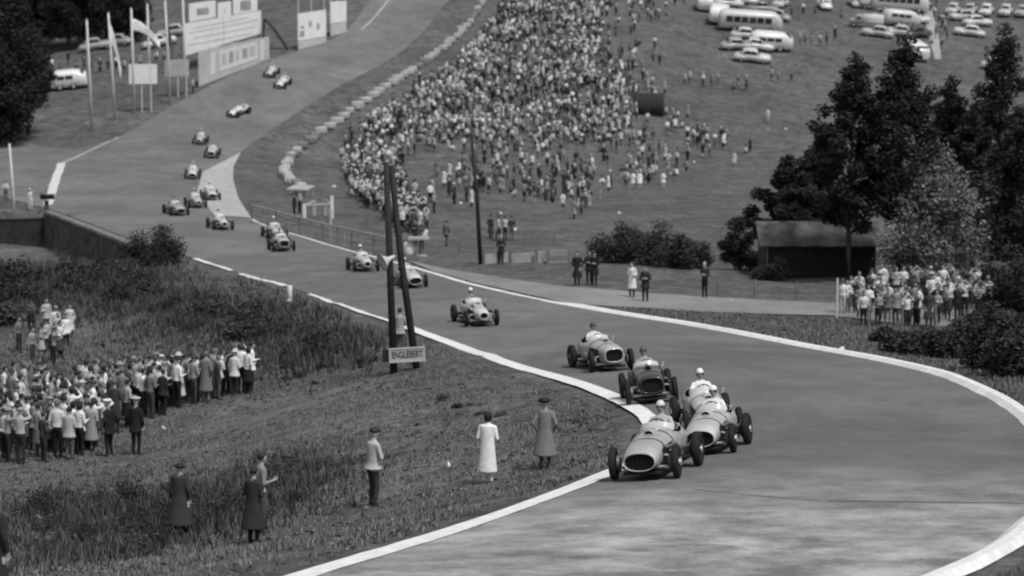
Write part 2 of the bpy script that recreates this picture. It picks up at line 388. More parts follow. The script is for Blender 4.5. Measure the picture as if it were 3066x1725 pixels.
# the ground: one sheet, finer near the camera
rowsY = [10.0]
while rowsY[-1] < 618: rowsY.append(rowsY[-1]+(0.28 if rowsY[-1] < 75 else 0.28+(rowsY[-1]-75)*0.0065))
rowsY = np.array(rowsY); NC = 260
u = np.linspace(-1, 1, NC); u = np.sign(u)*(0.55*np.abs(u)+0.45*np.abs(u)**3)
halfw = np.clip(24+rowsY*0.5, 0, 148)
TX = u[None]*halfw[:, None]; TY = np.repeat(rowsY[:, None], NC, 1); TZ = bilin(G, TX, TY)
pv = bilin(paved.astype(float), TX, TY); TZ = TZ-0.03*(pv > 0.99)
idx = np.arange(len(rowsY)*NC).reshape(len(rowsY), NC)
quads = np.stack([idx[:-1, :-1], idx[:-1, 1:], idx[1:, 1:], idx[1:, :-1]], -1).reshape(-1, 4)
ground = mesh_obj("ground", np.stack([TX, TY, TZ], -1).reshape(-1, 3), quads, M_GRASS, smooth=True); ground['kind'] = 'structure'
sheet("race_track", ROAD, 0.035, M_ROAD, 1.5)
sheet("side_lane", LANE, 0.041, M_LANE, 1.5)
sheet("concrete_apron", APRON, 0.045, M_CONC, 1.5)
M_PATH = mat("trodden_path", 0.33, .95, .2, .6)
sheet("footpath", PATH, 0.05, M_PATH, 2.0)
# painted edge bands
def off(line, d):
    out = []; n = len(line)
    for i, p in enumerate(line):
        t_ = (line[min(i+1, n-1)]-line[max(i-1, 0)]).normalized(); out.append(p+Vector((-t_.y, t_.x, 0))*d)
    return out
iL = [i for i, p in enumerate(wl)]
def part_of(line, a, b):
    """the piece of a world line between two image positions"""
    A, B = hit(*a), hit(*b)
    i = min(range(len(line)), key=lambda k: (line[k]-Vector((A.x, A.y, 0))).length); j = min(range(len(line)), key=lambda k: (line[k]-Vector((B.x, B.y, 0))).length)
    return line[min(i, j):max(i, j)+1]
strip("edge_line", part_of(wl, (560,1850), (1212,980)), .45, .047, M_LINE, .07, 1, lambda t: .52-.08*t)
strip("edge_line", part_of(wl, (1190,972), (921,880)), .22, .047, M_LINE, .3, 2)
strip("edge_line", part_of(wl, (849,857), (722,823)), .30, .047, M_LINE, .25, 3)
strip("edge_line", part_of(wl, (690,811), (587,777)), .28, .047, M_LINE, .3, 4)
def kerb(name, line, w_, h, m):
    rr = []; n = len(line); r_ = random.Random(4)
    for i, p in enumerate(line):
        d = (line[min(i+1, n-1)]-line[max(i-1, 0)]).normalized(); q = Vector((-d.y, d.x, 0)); k = min(1, i/5, (n-1-i)/3+.1)
        ring = []
        for e, z in ((-w_/2-.05*r_.random(), .0), (-w_/2+.15, h*k), (w_/2-.08, (h+.02)*k), (w_/2+.06*r_.random(), .0)):
            v = p+q*e; ring.append((v.x, v.y, float(bilin(G0, np.array([v.x]), np.array([v.y]))[0])+.036+z))
        rr.append(ring)
    mb = MB(); mb.rings(rr, True, True, 0, False); o = mb.build(name, m, smooth=False); o['kind'] = 'structure'; return o
kerb("white_kerb", part_of(wr, (1640,902), (2300,1900)), .44, .11, M_LINE)
strip("edge_line", part_of(wr, (750,657), (1650,905)), .26, .047, M_LINE, .12, 6, lambda t: .22+.14*t)
M_OLDPAINT = mat("faded_road_paint", 0.42, .8, .15, 2.0)
strip("junction_line", smooth_line(W([(355,412),(270,452),(185,490)])), .3, .047, M_OLDPAINT, .1, 7)
strip("junction_line", smooth_line(W([(185,490),(165,545),(143,615)])), .75, .052, mat("junction_paint", .6, .8, .1, 2.0), .05, 8)
strip("lane_line", smooth_line(W([(1082,91),(1125,48),(1175,-8)])), .22, .047, M_OLDPAINT, .1, 9)

# tar seams on the bend
M_RUB = mat("tar_seam_fill", 0.11, .75, .25, 3.0); M_SCUFF = mat("scuffed_asphalt", 0.19, .85, .3, 2.0)
strip("tar_seam", smooth_line(W([(2480,1506),(2760,1509),(3080,1512)]), .5), .13, .0387, M_RUB, .4, 31)
strip("tar_seam", smooth_line(W([(2080,1470),(2280,1490),(2460,1505)]), .5), .10, .0387, M_SCUFF, .5, 32)
# ------------------------------------------------------------------ people
def cloth(v):
    return mat("cloth_%03d" % round(v*1000), v, .9, .12, 6.0, spec=.15)
M_SKIN = mat("skin", .34, .6, .08, 9, spec=.3); M_SHOE = mat("shoe_leather", .03, .5, spec=.4); M_HAIR = mat("dark_hair", .022, .7, .2, 30)
M_EYE = mat("eye_dark", .02, .3)
class Body:
    """overlapping tapered limbs fused to one continuous skin by a voxel remesh"""
    def __init__(s): s.v = []; s.f = []; s.z = []; s.extra = []
    def rings(s, rr, zone):
        o = len(s.v); n = len(rr[0]); s.v += [tuple(p) for r in rr for p in r]; s.z += [zone]*(n*len(rr))
        for i in range(len(rr)-1):
            for k in range(n): s.f.append((o+i*n+k, o+i*n+(k+1) % n, o+(i+1)*n+(k+1) % n, o+(i+1)*n+k))
        s.f.append(tuple(o+k for k in range(n-1, -1, -1))); s.f.append(tuple(o+(len(rr)-1)*n+k for k in range(n)))
    @staticmethod
    def cap_rings(a, b, ra, rb, n=9, k=5):
        a, b = Vector(a), Vector(b); d = b-a; L_ = d.length; d = d/L_ if L_ > 1e-6 else Vector((0, 0, 1))
        u = d.orthogonal().normalized(); w_ = d.cross(u); rr = []
        prof = [(-ra*.96, ra*.28), (-ra*.6, ra*.8)]+[(L_*i/k, ra+(rb-ra)*i/k) for i in range(k+1)]+[(L_+rb*.6, rb*.8), (L_+rb*.96, rb*.28)]
        for t, r in prof: rr.append([a+d*t+u*(r*math.cos(q))+w_*(r*math.sin(q)) for q in [2*math.pi*j/n for j in range(n)]])
        return rr
    def limb(s, a, b, ra, rb, zone): s.rings(s.cap_rings(a, b, ra, rb), zone)
    def ell(s, c, r, zone, M=None, n=12):
        rr = []
        for i in range(9):
            t = -math.pi/2+math.pi*(i+.25)/8.5; q = math.cos(t); z = math.sin(t)
            ring = []
            for k in range(n):
                p = Vector((r[0]*q*math.cos(2*math.pi*k/n), r[1]*q*math.sin(2*math.pi*k/n), r[2]*z)); p = M @ p if M is not None else p
                ring.append(Vector(c)+p)
            rr.append(ring)
        s.rings(rr, zone)
    def loft(s, lev, zone, T=None, n=16):
        rr = []
        for x, z, rx, ry in lev:
            ring = [Vector((x+rx*math.cos(2*math.pi*k/n), ry*math.sin(2*math.pi*k/n), z)) for k in range(n)]
            rr.append([T @ p for p in ring] if T is not None else ring)
        s.rings(rr, zone)
    def finger(s, pts, r, zone=0): s.extra.append((pts, r, zone))
    def ball(s, c, r, zone): s.extra.append((c, r, zone, 'b'))
    coat = None
    def mesh(s, name, voxel, mats, smooth_it=2):
        me = bpy.data.meshes.new(name+"_src"); me.from_pydata([tuple(map(float, p)) for p in s.v], [], s.f)
        o = bpy.data.objects.new("tmp", me); COL.objects.link(o)
        r = o.modifiers.new("r", 'REMESH'); r.mode = 'VOXEL'; r.voxel_size = voxel; r.use_smooth_shade = True
        if smooth_it:
            sm = o.modifiers.new("s", 'SMOOTH'); sm.factor = .5; sm.iterations = smooth_it
        bpy.context.view_layer.update()
        out = bpy.data.meshes.new_from_object(o.evaluated_get(bpy.context.evaluated_depsgraph_get())); out.name = name
        bpy.data.objects.remove(o); bpy.data.meshes.remove(me)
        nv = len(out.vertices); co = np.empty(nv*3); out.vertices.foreach_get('co', co); co = co.reshape(-1, 3)
        polys = [tuple(p.vertices) for p in out.polygons]; cen = np.empty(len(polys)*3); out.polygons.foreach_get('center', cen); cen = cen.reshape(-1, 3)
        kd = kdtree.KDTree(len(s.v))
        for i, p in enumerate(s.v): kd.insert(p, i)
        kd.balance(); zi = np.array([s.z[kd.find(c)[1]] for c in cen], np.int32)
        if s.coat: zi[(zi == 2) & (cen[:, 2] > s.coat-.03)] = 1
        zi = list(zi); vv = [tuple(p) for p in co]
        for e in s.extra:
            mb = MB()
            if len(e) == 4: mb.ball(e[0], e[1], 8)
            else:
                for a, b in zip(e[0], e[0][1:]): mb.rings(Body.cap_rings(a, b, e[1], e[1]*.9, 6, 1))
            off_ = len(vv); vv += mb.v; polys += [tuple(i+off_ for i in f) for f in mb.f]; zi += [e[2]]*len(mb.f)
        bpy.data.meshes.remove(out)
        res = bpy.data.meshes.new(name); res.from_pydata(vv, [], polys)
        for m in mats: res.materials.append(m)
        res.polygons.foreach_set('material_index', np.array(zi, dtype=np.int32)); res.polygons.foreach_set('use_smooth', np.ones(len(polys), bool)); res.update()
        return res
def hand(B, wrist, direction, palm, fine, side, curl=.5):
    """palm with four unequal bent fingers and a thumb leaving its side"""
    d = Vector(direction).normalized(); nrm = Vector(palm).normalized(); lat = d.cross(nrm).normalized()*side
    w_ = Vector(wrist); B.limb(w_, w_+d*.075, .028, .034, 0)
    if not fine: B.limb(w_+d*.07, w_+d*.13+nrm*.02, .03, .016, 0); return
    for i, (o, L_) in enumerate(((-.028, .062), (-.01, .078), (.010, .085), (.028, .072))):
        b = w_+d*.09+lat*o; m = b+(d+nrm*curl*.5).normalized()*L_*.55; e = m+(d*.6+nrm*curl*1.3).normalized()*L_*.5
        B.finger([b-d*.02, b, m, e], .0085)
    t0 = w_+d*.03+lat*.03; t1 = t0+(lat+d*.7).normalized()*.045; t2 = t1+(d+nrm*.4).normalized()*.035
    B.finger([t0, t1, t2], .0105)
def human(pose='stand', fine=False, coat=None, skirt=None, arms='down', short=False, step=0.0, headyaw=0.0, sleeves=1):
    """faces +X; returns Body and head centre. zones 0 skin 1 upper clothing 2 lower clothing 3 shoes"""
    B = Body(); seat = pose in ('sit', 'drive'); gs = pose == 'ground'
    hz = .93; px_ = 0.0
    if pose == 'drive': hz = .36
    if gs: hz = .13
    lean = {'drive': -.20, 'ground': .12}.get(pose, .03)
    T = Matrix.Translation((px_, 0, hz)) @ Matrix.Rotation(lean, 4, 'Y')
    t = lambda x, y, z: T @ Vector((x, y, z))
    B.loft([(0, -.10, .085, .13), (0, -.04, .115, .168), (0, .0, .116, .168), (0, .03, .113, .166)], 2, T)
    B.loft([(0, .055, .112, .165), (0, .10, .108, .157), (0, .16, .100, .148), (.01, .30, .118, .165), (.01, .42, .122, .180), (0, .50, .10, .185), (0, .545, .075, .13), (0, .575, .05, .07)], 1, T)
    B.limb(t(0, 0, .55), t(.02, 0, .66), .060, .056, 0)
    hc = t(.03, 0, .725); HR = Matrix.Rotation(headyaw, 3, 'Z')
    B.ell(hc, (.098, .078, .122), 0, HR); B.ell(hc+HR @ Vector((.025, 0, -.06)), (.068, .058, .062), 0, HR)
    B.ell(hc+HR @ Vector((.1, 0, -.022)), (.018, .012, .024), 0, HR)
    for s_ in (1, -1): B.ell(hc+HR @ Vector((-.005, s_*.08, -.015)), (.016, .01, .03), 0, HR)
    if fine:
        for s_ in (1, -1): B.ball(hc+HR @ Vector((.088, s_*.032, .012)), .012, 4)
        B.ball(hc+HR @ Vector((.088, 0, -.068)), (.008, .022, .006), 4)
    # arms
    for s_ in (1, -1):
        sh = t(0, s_*.178, .475)
        A = arms[0 if s_ > 0 else 1] if isinstance(arms, (list, tuple)) else arms
        if A == 'down': el = t(-.03, s_*.25, .20); wr_ = t(.04, s_*.255, -.04); hd = (.1, 0, -1); pn = (0, -s_, 0)
        elif A == 'fold': el = t(.05, s_*.265, .20); wr_ = t(.20, s_*.02, .24); hd = (.1, -s_, .1); pn = (-1, 0, 0)
        elif A == 'front': el = t(-.02, s_*.25, .20); wr_ = t(.22, s_*.13, .24); hd = (1, -s_*.3, .25); pn = (0, -s_, .2)
        elif A == 'eyes': el = t(.16, s_*.27, .52); wr_ = t(.17, s_*.09, .73); hd = (-.1, -s_*.5, .6); pn = (0, 0, -1)
        elif A == 'pocket': el = t(-.10, s_*.29, .22); wr_ = t(.05, s_*.19, .0); hd = (.3, -s_*.2, -1); pn = (0, -s_, 0)
        elif A == 'wheel': el = t(.16, s_*.29, .27); wr_ = Vector((.30, s_*.17, .72)); hd = (.6, -s_*.35, .5); pn = (.3, -s_*.8, 0)
        elif A == 'wave': el = t(.10, s_*.33, .55); wr_ = t(.15, s_*.38, .80); hd = (.1, 0, 1); pn = (1, 0, 0)
        elif A == 'knees': el = t(.12, s_*.25, .22); wr_ = t(.34, s_*.12, .24); hd = (1, -s_*.4, 0); pn = (0, -s_, -.3)
        B.limb(sh, el, .062, .047, 1); B.limb(el, wr_, .047, .036 if sleeves else .03, 1 if sleeves else 0)
        hand(B, wr_, hd, pn, fine, -s_)
    # legs
    for s_ in (1, -1):
        if pose == 'drive':
            B.limb((-.60+.6, s_*.09, .36), (.48, s_*.12, .50), .085, .065, 2); B.limb((.48, s_*.12, .50), (.85, s_*.12, .30), .062, .045, 2)
        elif gs:
            kn = (.38, s_*.13, .44); an = (.55, s_*.12, .07); B.limb(t(.0, s_*.09, -.02), kn, .088, .062, 2); B.limb(kn, an, .060, .042, 2); B.limb((an[0], an[1], .045), (an[0]+.14, an[1], .04), .04, .034, 3)
        else:
            dx = step*s_; kn = (.03+dx*.5+abs(step)*.12, s_*.095, .49); an = (-.01+dx, s_*.098, .085+max(0, -dx)*.12)
            B.limb((0, s_*.085, .88), kn, .094, .066, 2); B.limb(kn, an, .064, .050, 2)
            B.limb((an[0], an[1], an[2]-.03), (an[0]+.15, s_*.115, an[2]-.045), .044, .036, 3)
    if coat:   # hem height, flare
        hem, fl = coat; B.coat = hem
        B.loft([(0, hem, .16+fl, .20+fl), (0, hem+.02, .17+fl, .215+fl), (0, (hem+1.0)/2, .145+fl*.5, .195+fl*.5), (0, 1.0, .135, .182), (0, 1.15, .128, .172), (.01, 1.34, .135, .188), (0, 1.44, .11, .20), (0, 1.47, .08, .15)], 1)
    if skirt:
        hem, fl = skirt
        B.loft([(0, hem, .13+fl, .16+fl), (0, hem+.02, .14+fl, .17+fl), (0, (hem+1.0)/2, .13+fl*.5, .175+fl*.5), (0, 1.0, .115, .165), (0, 1.06, .10, .15)], 2)
    return B, hc
def headwear(kind):
    mb = MB()
    if kind == 'hair': mb.ball((-.012, 0, .018), (.104, .088, .118), 12, zlo=-.35)
    elif kind == 'long_hair': mb.ball((-.02, 0, .0), (.112, .105, .132), 12, zlo=-.75)
    elif kind == 'beret': mb.ball((-.02, 0, .06), (.135, .13, .07), 14, zlo=-.6)
    elif kind == 'wide_beret': mb.ball((-.03, .03, .075), (.165, .155, .07), 14, zlo=-.7)
    elif kind == 'flat_cap': mb.ball((-.005, 0, .045), (.118, .10, .085), 12, zlo=-.2); mb.ball((.10, 0, .045), (.06, .07, .012), 10)
    elif kind == 'brim_hat': mb.lathe([(.045, .165), (.055, .165), (.06, .10), (.13, .085), (.155, .06)], 14, 'z')
    elif kind == 'officer_cap': mb.lathe([(.03, .10), (.08, .103), (.10, .145), (.135, .14), (.145, .09)], 16, 'z'); mb.ball((.10, 0, .035), (.06, .075, .012), 10)
    elif kind == 'helmet': mb.ball((-.005, 0, .03), (.118, .098, .118), 16, zlo=-.05)
    elif kind == 'helmet_band': mb.ball((-.012, 0, .0), (.108, .09, .12), 14, zlo=-.6, zhi=.35)
    elif kind == 'goggles': mb.ball((.088, .035, .012), (.028, .032, .028), 8); mb.ball((.088, -.035, .012), (.028, .032, .028), 8); mb.tube((.09, .08, .015), (-.06, .10, .02), .012, n=5); mb.tube((.09, -.08, .015), (-.06, -.10, .02), .012, n=5)
    if kind in ('hair', 'long_hair', 'helmet_band'):      # hairline: the face stays free
        mb.v = [(x, y, max(z, .05+(x-.02)*.35)) if x > .02 else (x, y, z) for x, y, z in mb.v]
    o = mb.build(kind, M_HAIR, smooth=True, link=False); return o.data
HW = {k: headwear(k) for k in ('hair', 'long_hair', 'beret', 'wide_beret', 'flat_cap', 'brim_hat', 'officer_cap', 'helmet', 'helmet_band', 'goggles')}
HWNAME = {'hair': 'hair', 'long_hair': 'hair', 'beret': 'beret', 'wide_beret': 'beret', 'flat_cap': 'cap', 'brim_hat': 'hat', 'officer_cap': 'cap', 'helmet': 'helmet', 'helmet_band': 'helmet_band', 'goggles': 'goggles'}
BASE4 = [M_SKIN, cloth(.3), cloth(.05), M_SHOE, M_EYE]
def proto(name, voxel, **kw):
    B, hc = human(**kw); return B.mesh(name, voxel, BASE4, 2 if voxel < .05 else 1), hc
CROWD_POSES = {
 'stand': dict(arms='down'), 'front': dict(arms='front'), 'fold': dict(arms='fold'), 'eyes': dict(arms='eyes'),
 'coat': dict(arms='pocket', coat=(.42, .05)), 'skirt': dict(arms='front', skirt=(.48, .07)), 'jacket': dict(arms=('down', 'front'), coat=(.78, .02)),
 'walk': dict(arms='down', step=.18), 'ground': dict(pose='ground', arms='knees')}
PROTO = {k: proto("person_"+k, .032, **kw) for k, kw in CROWD_POSES.items()}
PROTO_LOW = {k: proto("far_person_"+k, .112, **kw) for k, kw in CROWD_POSES.items()}
def person(mesh_hc, loc, rotz, h, top, bottom, hat='hair', hatv=.022, shoe=None, skin=None, label='', group=None, name='person', M=None, base_h=1.75):
    me, hc = mesh_hc
    o = bpy.data.objects.new(name, me); COL.objects.link(o)
    s_ = h/base_h
    if M is not None: o.matrix_world = M
    else: o.location = loc; o.rotation_euler = (0, 0, rotz); o.scale = (s_, s_, s_)
    for i, m in ((1, cloth(top)), (2, cloth(bottom))):
        o.material_slots[i].link = 'OBJECT'; o.material_slots[i].material = m
    tag(o, label, 'person', group)
    for hk, hv in (hat if isinstance(hat, list) else [(hat, hatv)]):
        if not hk: continue
        c = bpy.data.objects.new(HWNAME[hk], HW[hk]); COL.objects.link(c); c.parent = o; c.location = hc
        c.material_slots[0].link = 'OBJECT'; c.material_slots[0].material = mat("headwear_%03d" % round(hv*1000), hv, .6, .1, 20)
    return o
def tone(v):
    return 'black' if v < .03 else 'dark' if v < .10 else 'grey' if v < .30 else 'pale' if v < .55 else 'white'
HATWORD = {'hair': 'bareheaded', 'long_hair': 'long-haired', 'beret': 'beret-wearing', 'flat_cap': 'flat-capped', 'brim_hat': 'hatted'}
GARMENT = {'coat': 'overcoat', 'jacket': 'jacket', 'skirt': 'blouse and skirt', 'stand': 'shirt', 'front': 'shirt', 'fold': 'shirt', 'eyes': 'shirt', 'walk': 'shirt', 'ground': 'shirt'}
POSEWORD = {'eyes': 'shading the eyes', 'fold': 'with folded arms', 'front': 'with hands held in front', 'walk': 'walking', 'ground': 'sitting on the grass', 'coat': 'with hands in pockets', 'stand': 'standing straight', 'jacket': 'one hand raised', 'skirt': 'hands in front'}

# ------------------------------------------------------------------ racing cars (+X forward, origin on the road between the axles)
M_TYRE = mat("tyre_rubber", .016, .75, .25, 25, spec=.25); M_STEEL = mat("polished_alloy", .55, .35, .1, 20, metal=.6); M_DARK = mat("black_recess", .008, .9)
M_PIPE = mat("exhaust_steel", .12, .45, .3, 20, metal=.5); M_LEATHER = mat("dark_leather", .03, .6); M_MESH = mat("grille_bars", .012, .6)
M_SCREEN = mat("perspex_screen", .55, .15, spec=.6); M_CHASSIS = mat("chassis_black", .02, .6)
def body_ring(x, hw, zb, zt, e, n=28):
    zc = (zb+zt)/2; hh = (zt-zb)/2; r = []
    for k in range(n):
        a = 2*math.pi*k/n-math.pi/2; c, s_ = math.cos(a), math.sin(a)
        r.append((x, hw*math.copysign(abs(c)**(2/e), c), zc+hh*math.copysign(abs(s_)**(2/e), s_)))
    return r
BODY = {   # x, half width, bottom, top, squareness
 'oval': [(1.66,.315,.20,.555,2.3),(1.62,.33,.198,.585,2.3),(1.5,.36,.19,.645,2.3),(1.2,.39,.18,.735,2.4),(.8,.41,.175,.81,2.5),(.4,.43,.165,.87,2.5),(.1,.45,.16,.915,2.5),(-.1,.47,.16,.935,2.5),(-.25,.48,.16,.92,2.5),(-.45,.485,.16,.885,2.5),(-.65,.48,.16,.89,2.5),(-.80,.47,.165,.97,2.3),(-.95,.455,.17,.98,2.2),(-1.25,.41,.2,.91,2.2),(-1.6,.30,.28,.78,2.1),(-1.9,.16,.38,.65,2.0),(-2.02,.05,.45,.57,2.0)],
 'slim': [(1.62,.17,.30,.58,2.0),(1.58,.20,.28,.61,2.0),(1.45,.25,.25,.66,2.1),(1.15,.31,.21,.73,2.3),(.75,.355,.18,.81,2.4),(.35,.385,.165,.88,2.4),(.1,.41,.16,.93,2.4),(-.1,.43,.16,.95,2.4),(-.25,.44,.16,.93,2.4),(-.45,.445,.16,.90,2.4),(-.65,.44,.16,.90,2.4),(-.80,.43,.165,.99,2.2),(-.95,.41,.17,1.0,2.2),(-1.25,.36,.2,.92,2.1),(-1.6,.25,.28,.78,2.1),(-1.9,.13,.38,.64,2.0),(-2.0,.04,.45,.56,2.0)],
 'upright': [(1.55,.29,.30,.70,3.0),(1.52,.315,.28,.735,3.0),(1.4,.345,.25,.77,2.9),(1.1,.385,.21,.82,2.8),(.75,.42,.18,.87,2.7),(.35,.455,.165,.91,2.6),(.1,.475,.16,.95,2.5),(-.1,.49,.16,.96,2.5),(-.25,.50,.16,.95,2.5),(-.45,.505,.16,.91,2.5),(-.65,.50,.16,.91,2.5),(-.80,.49,.165,1.0,2.3),(-.95,.47,.17,1.0,2.2),(-1.25,.43,.2,.93,2.2),(-1.6,.32,.28,.80,2.1),(-1.9,.18,.38,.66,2.0),(-2.02,.05,.45,.57,2.0)]}
def body_mesh(kind):
    rr = [body_ring(*s_) for s_ in BODY[kind]]; n = len(rr[0]); vv = [p for r in rr for p in r]; ff = []
    for i in range(len(rr)-1):
        xa, xb = rr[i][0][0], rr[i+1][0][0]
        for k in range(n):
            a = 360*(k+.5)/n-90
            if xa <= -.05 and xb >= -.81 and 38 < a < 142: continue      # the open cockpit
            ff.append((i*n+k, (i+1)*n+k, (i+1)*n+(k+1) % n, i*n+(k+1) % n))
    ff.append(tuple((len(rr)-1)*n+k for k in range(n)))
    # nose lip turned inwards
    x, hw, zb, zt, e = BODY[kind][0]; o = len(vv); inner = body_ring(x-.02, hw-.014, zb+.012, zt-.014, e); vv += inner
    inner2 = body_ring(x-.09, hw-.018, zb+.016, zt-.018, e); vv += inner2
    for k in range(n):
        ff.append((k, (k+1) % n, o+(k+1) % n, o+k)); ff.append((o+k, o+(k+1) % n, o+n+(k+1) % n, o+n+k))
    return vv, ff
def wheel_meshes(R, wd, tag_):
    h = wd/2; t = MB(); t.lathe([(-h*.8, R*.66), (-h, R*.72), (-h*1.02, R*.84), (-h*.86, R*.955), (-h*.45, R), (0, R*1.005), (h*.45, R), (h*.86, R*.955), (h*1.02, R*.84), (h, R*.72), (h*.8, R*.66)], 30)
    tyre = t.build("tyre", M_TYRE, smooth=True, link=False)
    w_ = MB()
    w_.lathe([(-h*.75, R*.60), (-h*.78, R*.68), (-h*.5, R*.66), (h*.5, R*.66), (h*.78, R*.68), (h*.75, R*.60)], 28)
    w_.lathe([(-.06, .03), (-.05, .055), (.05, .055), (.085, .03), (.09, .012)], 12)
    for k in range(22):
        a = 2*math.pi*k/22; b = a+(.22 if k % 2 else -.22); y0 = .05 if k % 3 else -.05
        w_.tube((.05*math.cos(a), y0, .05*math.sin(a)), (R*.63*math.cos(b), -.01 if y0 > 0 else .01, R*.63*math.sin(b)), .0065, n=4, caps=False)
    w_.tube((-.075, .088, 0), (.075, .088, 0), .013, n=5); w_.tube((0, .088, -.075), (0, .088, .075), .013, n=5)
    wheel = w_.build("wheel", M_STEEL, smooth=False, link=False)
    d = MB(); d.lathe([(-.075, .05), (-.07, R*.50), (-.01, R*.54), (.0, R*.5), (.005, .05)], 20)
    drum = d.build("brake_drum", M_PIPE, smooth=False, link=False)
    return wheel.data, tyre.data, drum.data
WF, WR = wheel_meshes(.325, .135, 'f'), wheel_meshes(.355, .165, 'r')
CAR_MESH = {}
def child(name, me, parent, m=None, loc=(0, 0, 0), rot=None):
    o = bpy.data.objects.new(name, me); COL.objects.link(o); o.parent = parent; o.location = loc
    if rot: o.rotation_euler = rot
    if m: o.material_slots[0].link = 'OBJECT'; o.material_slots[0].material = m
    return o
def car_meshes(kind):
    if kind in CAR_MESH: return CAR_MESH[kind]
    D = {}
    vv, ff = body_mesh(kind); D['body'] = mesh_obj('body', vv, ff, M_DARK, smooth=True, link=False).data
    x, hw, zb, zt, e = BODY[kind][0]
    g = MB(); g.rings([body_ring(x-.085, hw-.017, zb+.015, zt-.017, e)], True, False); D['radiator'] = g.build('radiator', M_DARK, link=False).data
    b = MB(); nb = 9 if kind == 'upright' else 7
    for i in range(1, nb):
        y = -hw+2*hw*i/nb; q = max(0, 1-(abs(y)/(hw-.03))**e)**(1/e)*((zt-zb)/2-.035)
        if q > .01: b.tube((x-.06, y, (zb+zt)/2-q), (x-.06, y, (zb+zt)/2+q), .006, n=4)
    if kind == 'oval': b.tube((x-.055, -hw+.04, (zb+zt)/2), (x-.055, hw-.04, (zb+zt)/2), .006, n=4)
    D['grille'] = b.build('grille', M_MESH, link=False).data
    c = MB(); c.box((-.42, 0, .40), (.72, .78, .03)); c.box((-.80, 0, .62), (.04, .7, .5)); c.box((-.04, 0, .62), (.03, .74, .44)); D['cockpit'] = c.build('cockpit', M_DARK, link=False).data
    s_ = MB(); s_.rings([[(-.62, -.24, .42), (-.62, .24, .42), (-.30, .22, .40), (-.30, -.22, .40)], [(-.60, -.25, .50), (-.60, .25, .50), (-.30, .22, .46), (-.30, -.22, .46)]]); s_.rings([[(-.76, -.24, .45), (-.76, .24, .45), (-.66, .24, .45), (-.66, -.24, .45)], [(-.82, -.22, .93), (-.82, .22, .93), (-.75, .22, .93), (-.75, -.22, .93)]]); D['seat'] = s_.build('seat', M_LEATHER, link=False).data
    st = MB(); R_ = .19; pts = []
    Mw = Matrix.Translation((-.27, 0, .90)) @ Matrix.Rotation(math.radians(-68), 4, 'Y')
    for k in range(17): a = 2*math.pi*k/16; pts.append(Mw @ Vector((R_*math.cos(a), R_*math.sin(a), 0)))
    for a_, b_ in zip(pts, pts[1:]): st.tube(a_, b_, .013, n=5, caps=False)
    for k in range(3): a = 2*math.pi*k/3; st.tube(Mw @ Vector((0, 0, 0)), Mw @ Vector((R_*math.cos(a), R_*math.sin(a), 0)), .012, n=4)
    st.tube(Mw @ Vector((0, 0, 0)), (.05, 0, .74), .016, n=5); D['steering_wheel'] = st.build('steering_wheel', M_LEATHER, link=False).data
    ws = MB(); zc = [q for q in BODY[kind] if q[0] == -.1][0][3]; lo = []; hi = []
    for k in range(11):
        a = -1.25+2.5*k/10; lo.append((-.26+.20*math.cos(a), .37*math.sin(a), zc-.02-.10*abs(math.sin(a))**3)); hi.append((-.30+.18*math.cos(a), .35*math.sin(a), zc+.10-.08*abs(math.sin(a))**2))
    ws.rings([lo, hi], False, False, 0, False); ws.rings([[(p[0]-.012, p[1], p[2]) for p in hi], [(p[0]-.012, p[1], p[2]) for p in lo]], False, False, 0, False); D['windscreen'] = ws.build('windscreen', M_SCREEN, smooth=True, link=False).data
    sc = MB(); zt8 = .83 if kind != 'upright' else .875
    rr = []
    for x_, w_, h_ in ((.62, .10, .075), (.56, .115, .09), (.35, .13, .085), (.1, .12, .05), (-.02, .09, .02)):
        z0 = zt8+(.62-x_)*.12; rr.append([(x_, w_*math.cos(t_), z0-.03+(h_+.03)*math.sin(t_)) for t_ in [math.pi*i/8 for i in range(9)]])
    sc.rings(rr, False, False, 0, False); D['air_scoop'] = sc.build('air_scoop', M_DARK, smooth=True, link=False).data
    so = MB(); so.rings([[(.58, .09*math.cos(t_), zt8+.0+.075*math.sin(t_)) for t_ in [math.pi*i/8 for i in range(9)]]], True, False); D['scoop_mouth'] = so.build('scoop_mouth', M_DARK, link=False).data
    ex = MB(); hwm = .43
    for i in range(6 if kind != 'slim' else 4): ex.path([(1.05-i*.16, hwm-.07, .62), (1.0-i*.16, hwm+.04, .60), (.90-i*.16, hwm+.06, .52)], .022, 6)
    ex.path([(1.0, hwm+.06, .52), (.2, hwm+.075, .50), (-.5, hwm+.09, .47), (-1.3, hwm+.06, .46), (-1.9, hwm-.03, .47)], .036, 8); D['exhaust'] = ex.build('exhaust', M_PIPE, smooth=True, link=False).data
    ex2 = MB()
    
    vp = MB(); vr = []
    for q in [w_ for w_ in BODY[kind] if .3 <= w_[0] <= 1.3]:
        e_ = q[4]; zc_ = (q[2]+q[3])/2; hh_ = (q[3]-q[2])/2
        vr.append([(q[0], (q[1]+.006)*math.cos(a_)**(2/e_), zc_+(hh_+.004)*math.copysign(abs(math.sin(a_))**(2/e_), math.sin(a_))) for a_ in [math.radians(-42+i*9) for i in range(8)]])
    vp.rings(vr, False, False, 0, False); D['exhaust_shade_panel'] = vp.build('exhaust_shade_panel', M_CHASSIS, smooth=True, link=False).data  # dark engine-side panel, its black also stands in for shade on the flank
    vq = MB(); vq.rings([[(p[0], -p[1], p[2]) for p in r_] for r_ in vr], False, False, 0, False); D['right_shade_panel'] = vq.build('right_shade_panel', M_CHASSIS, smooth=True, link=False).data  # mirrored black sheet, added as painted shade on the other flank
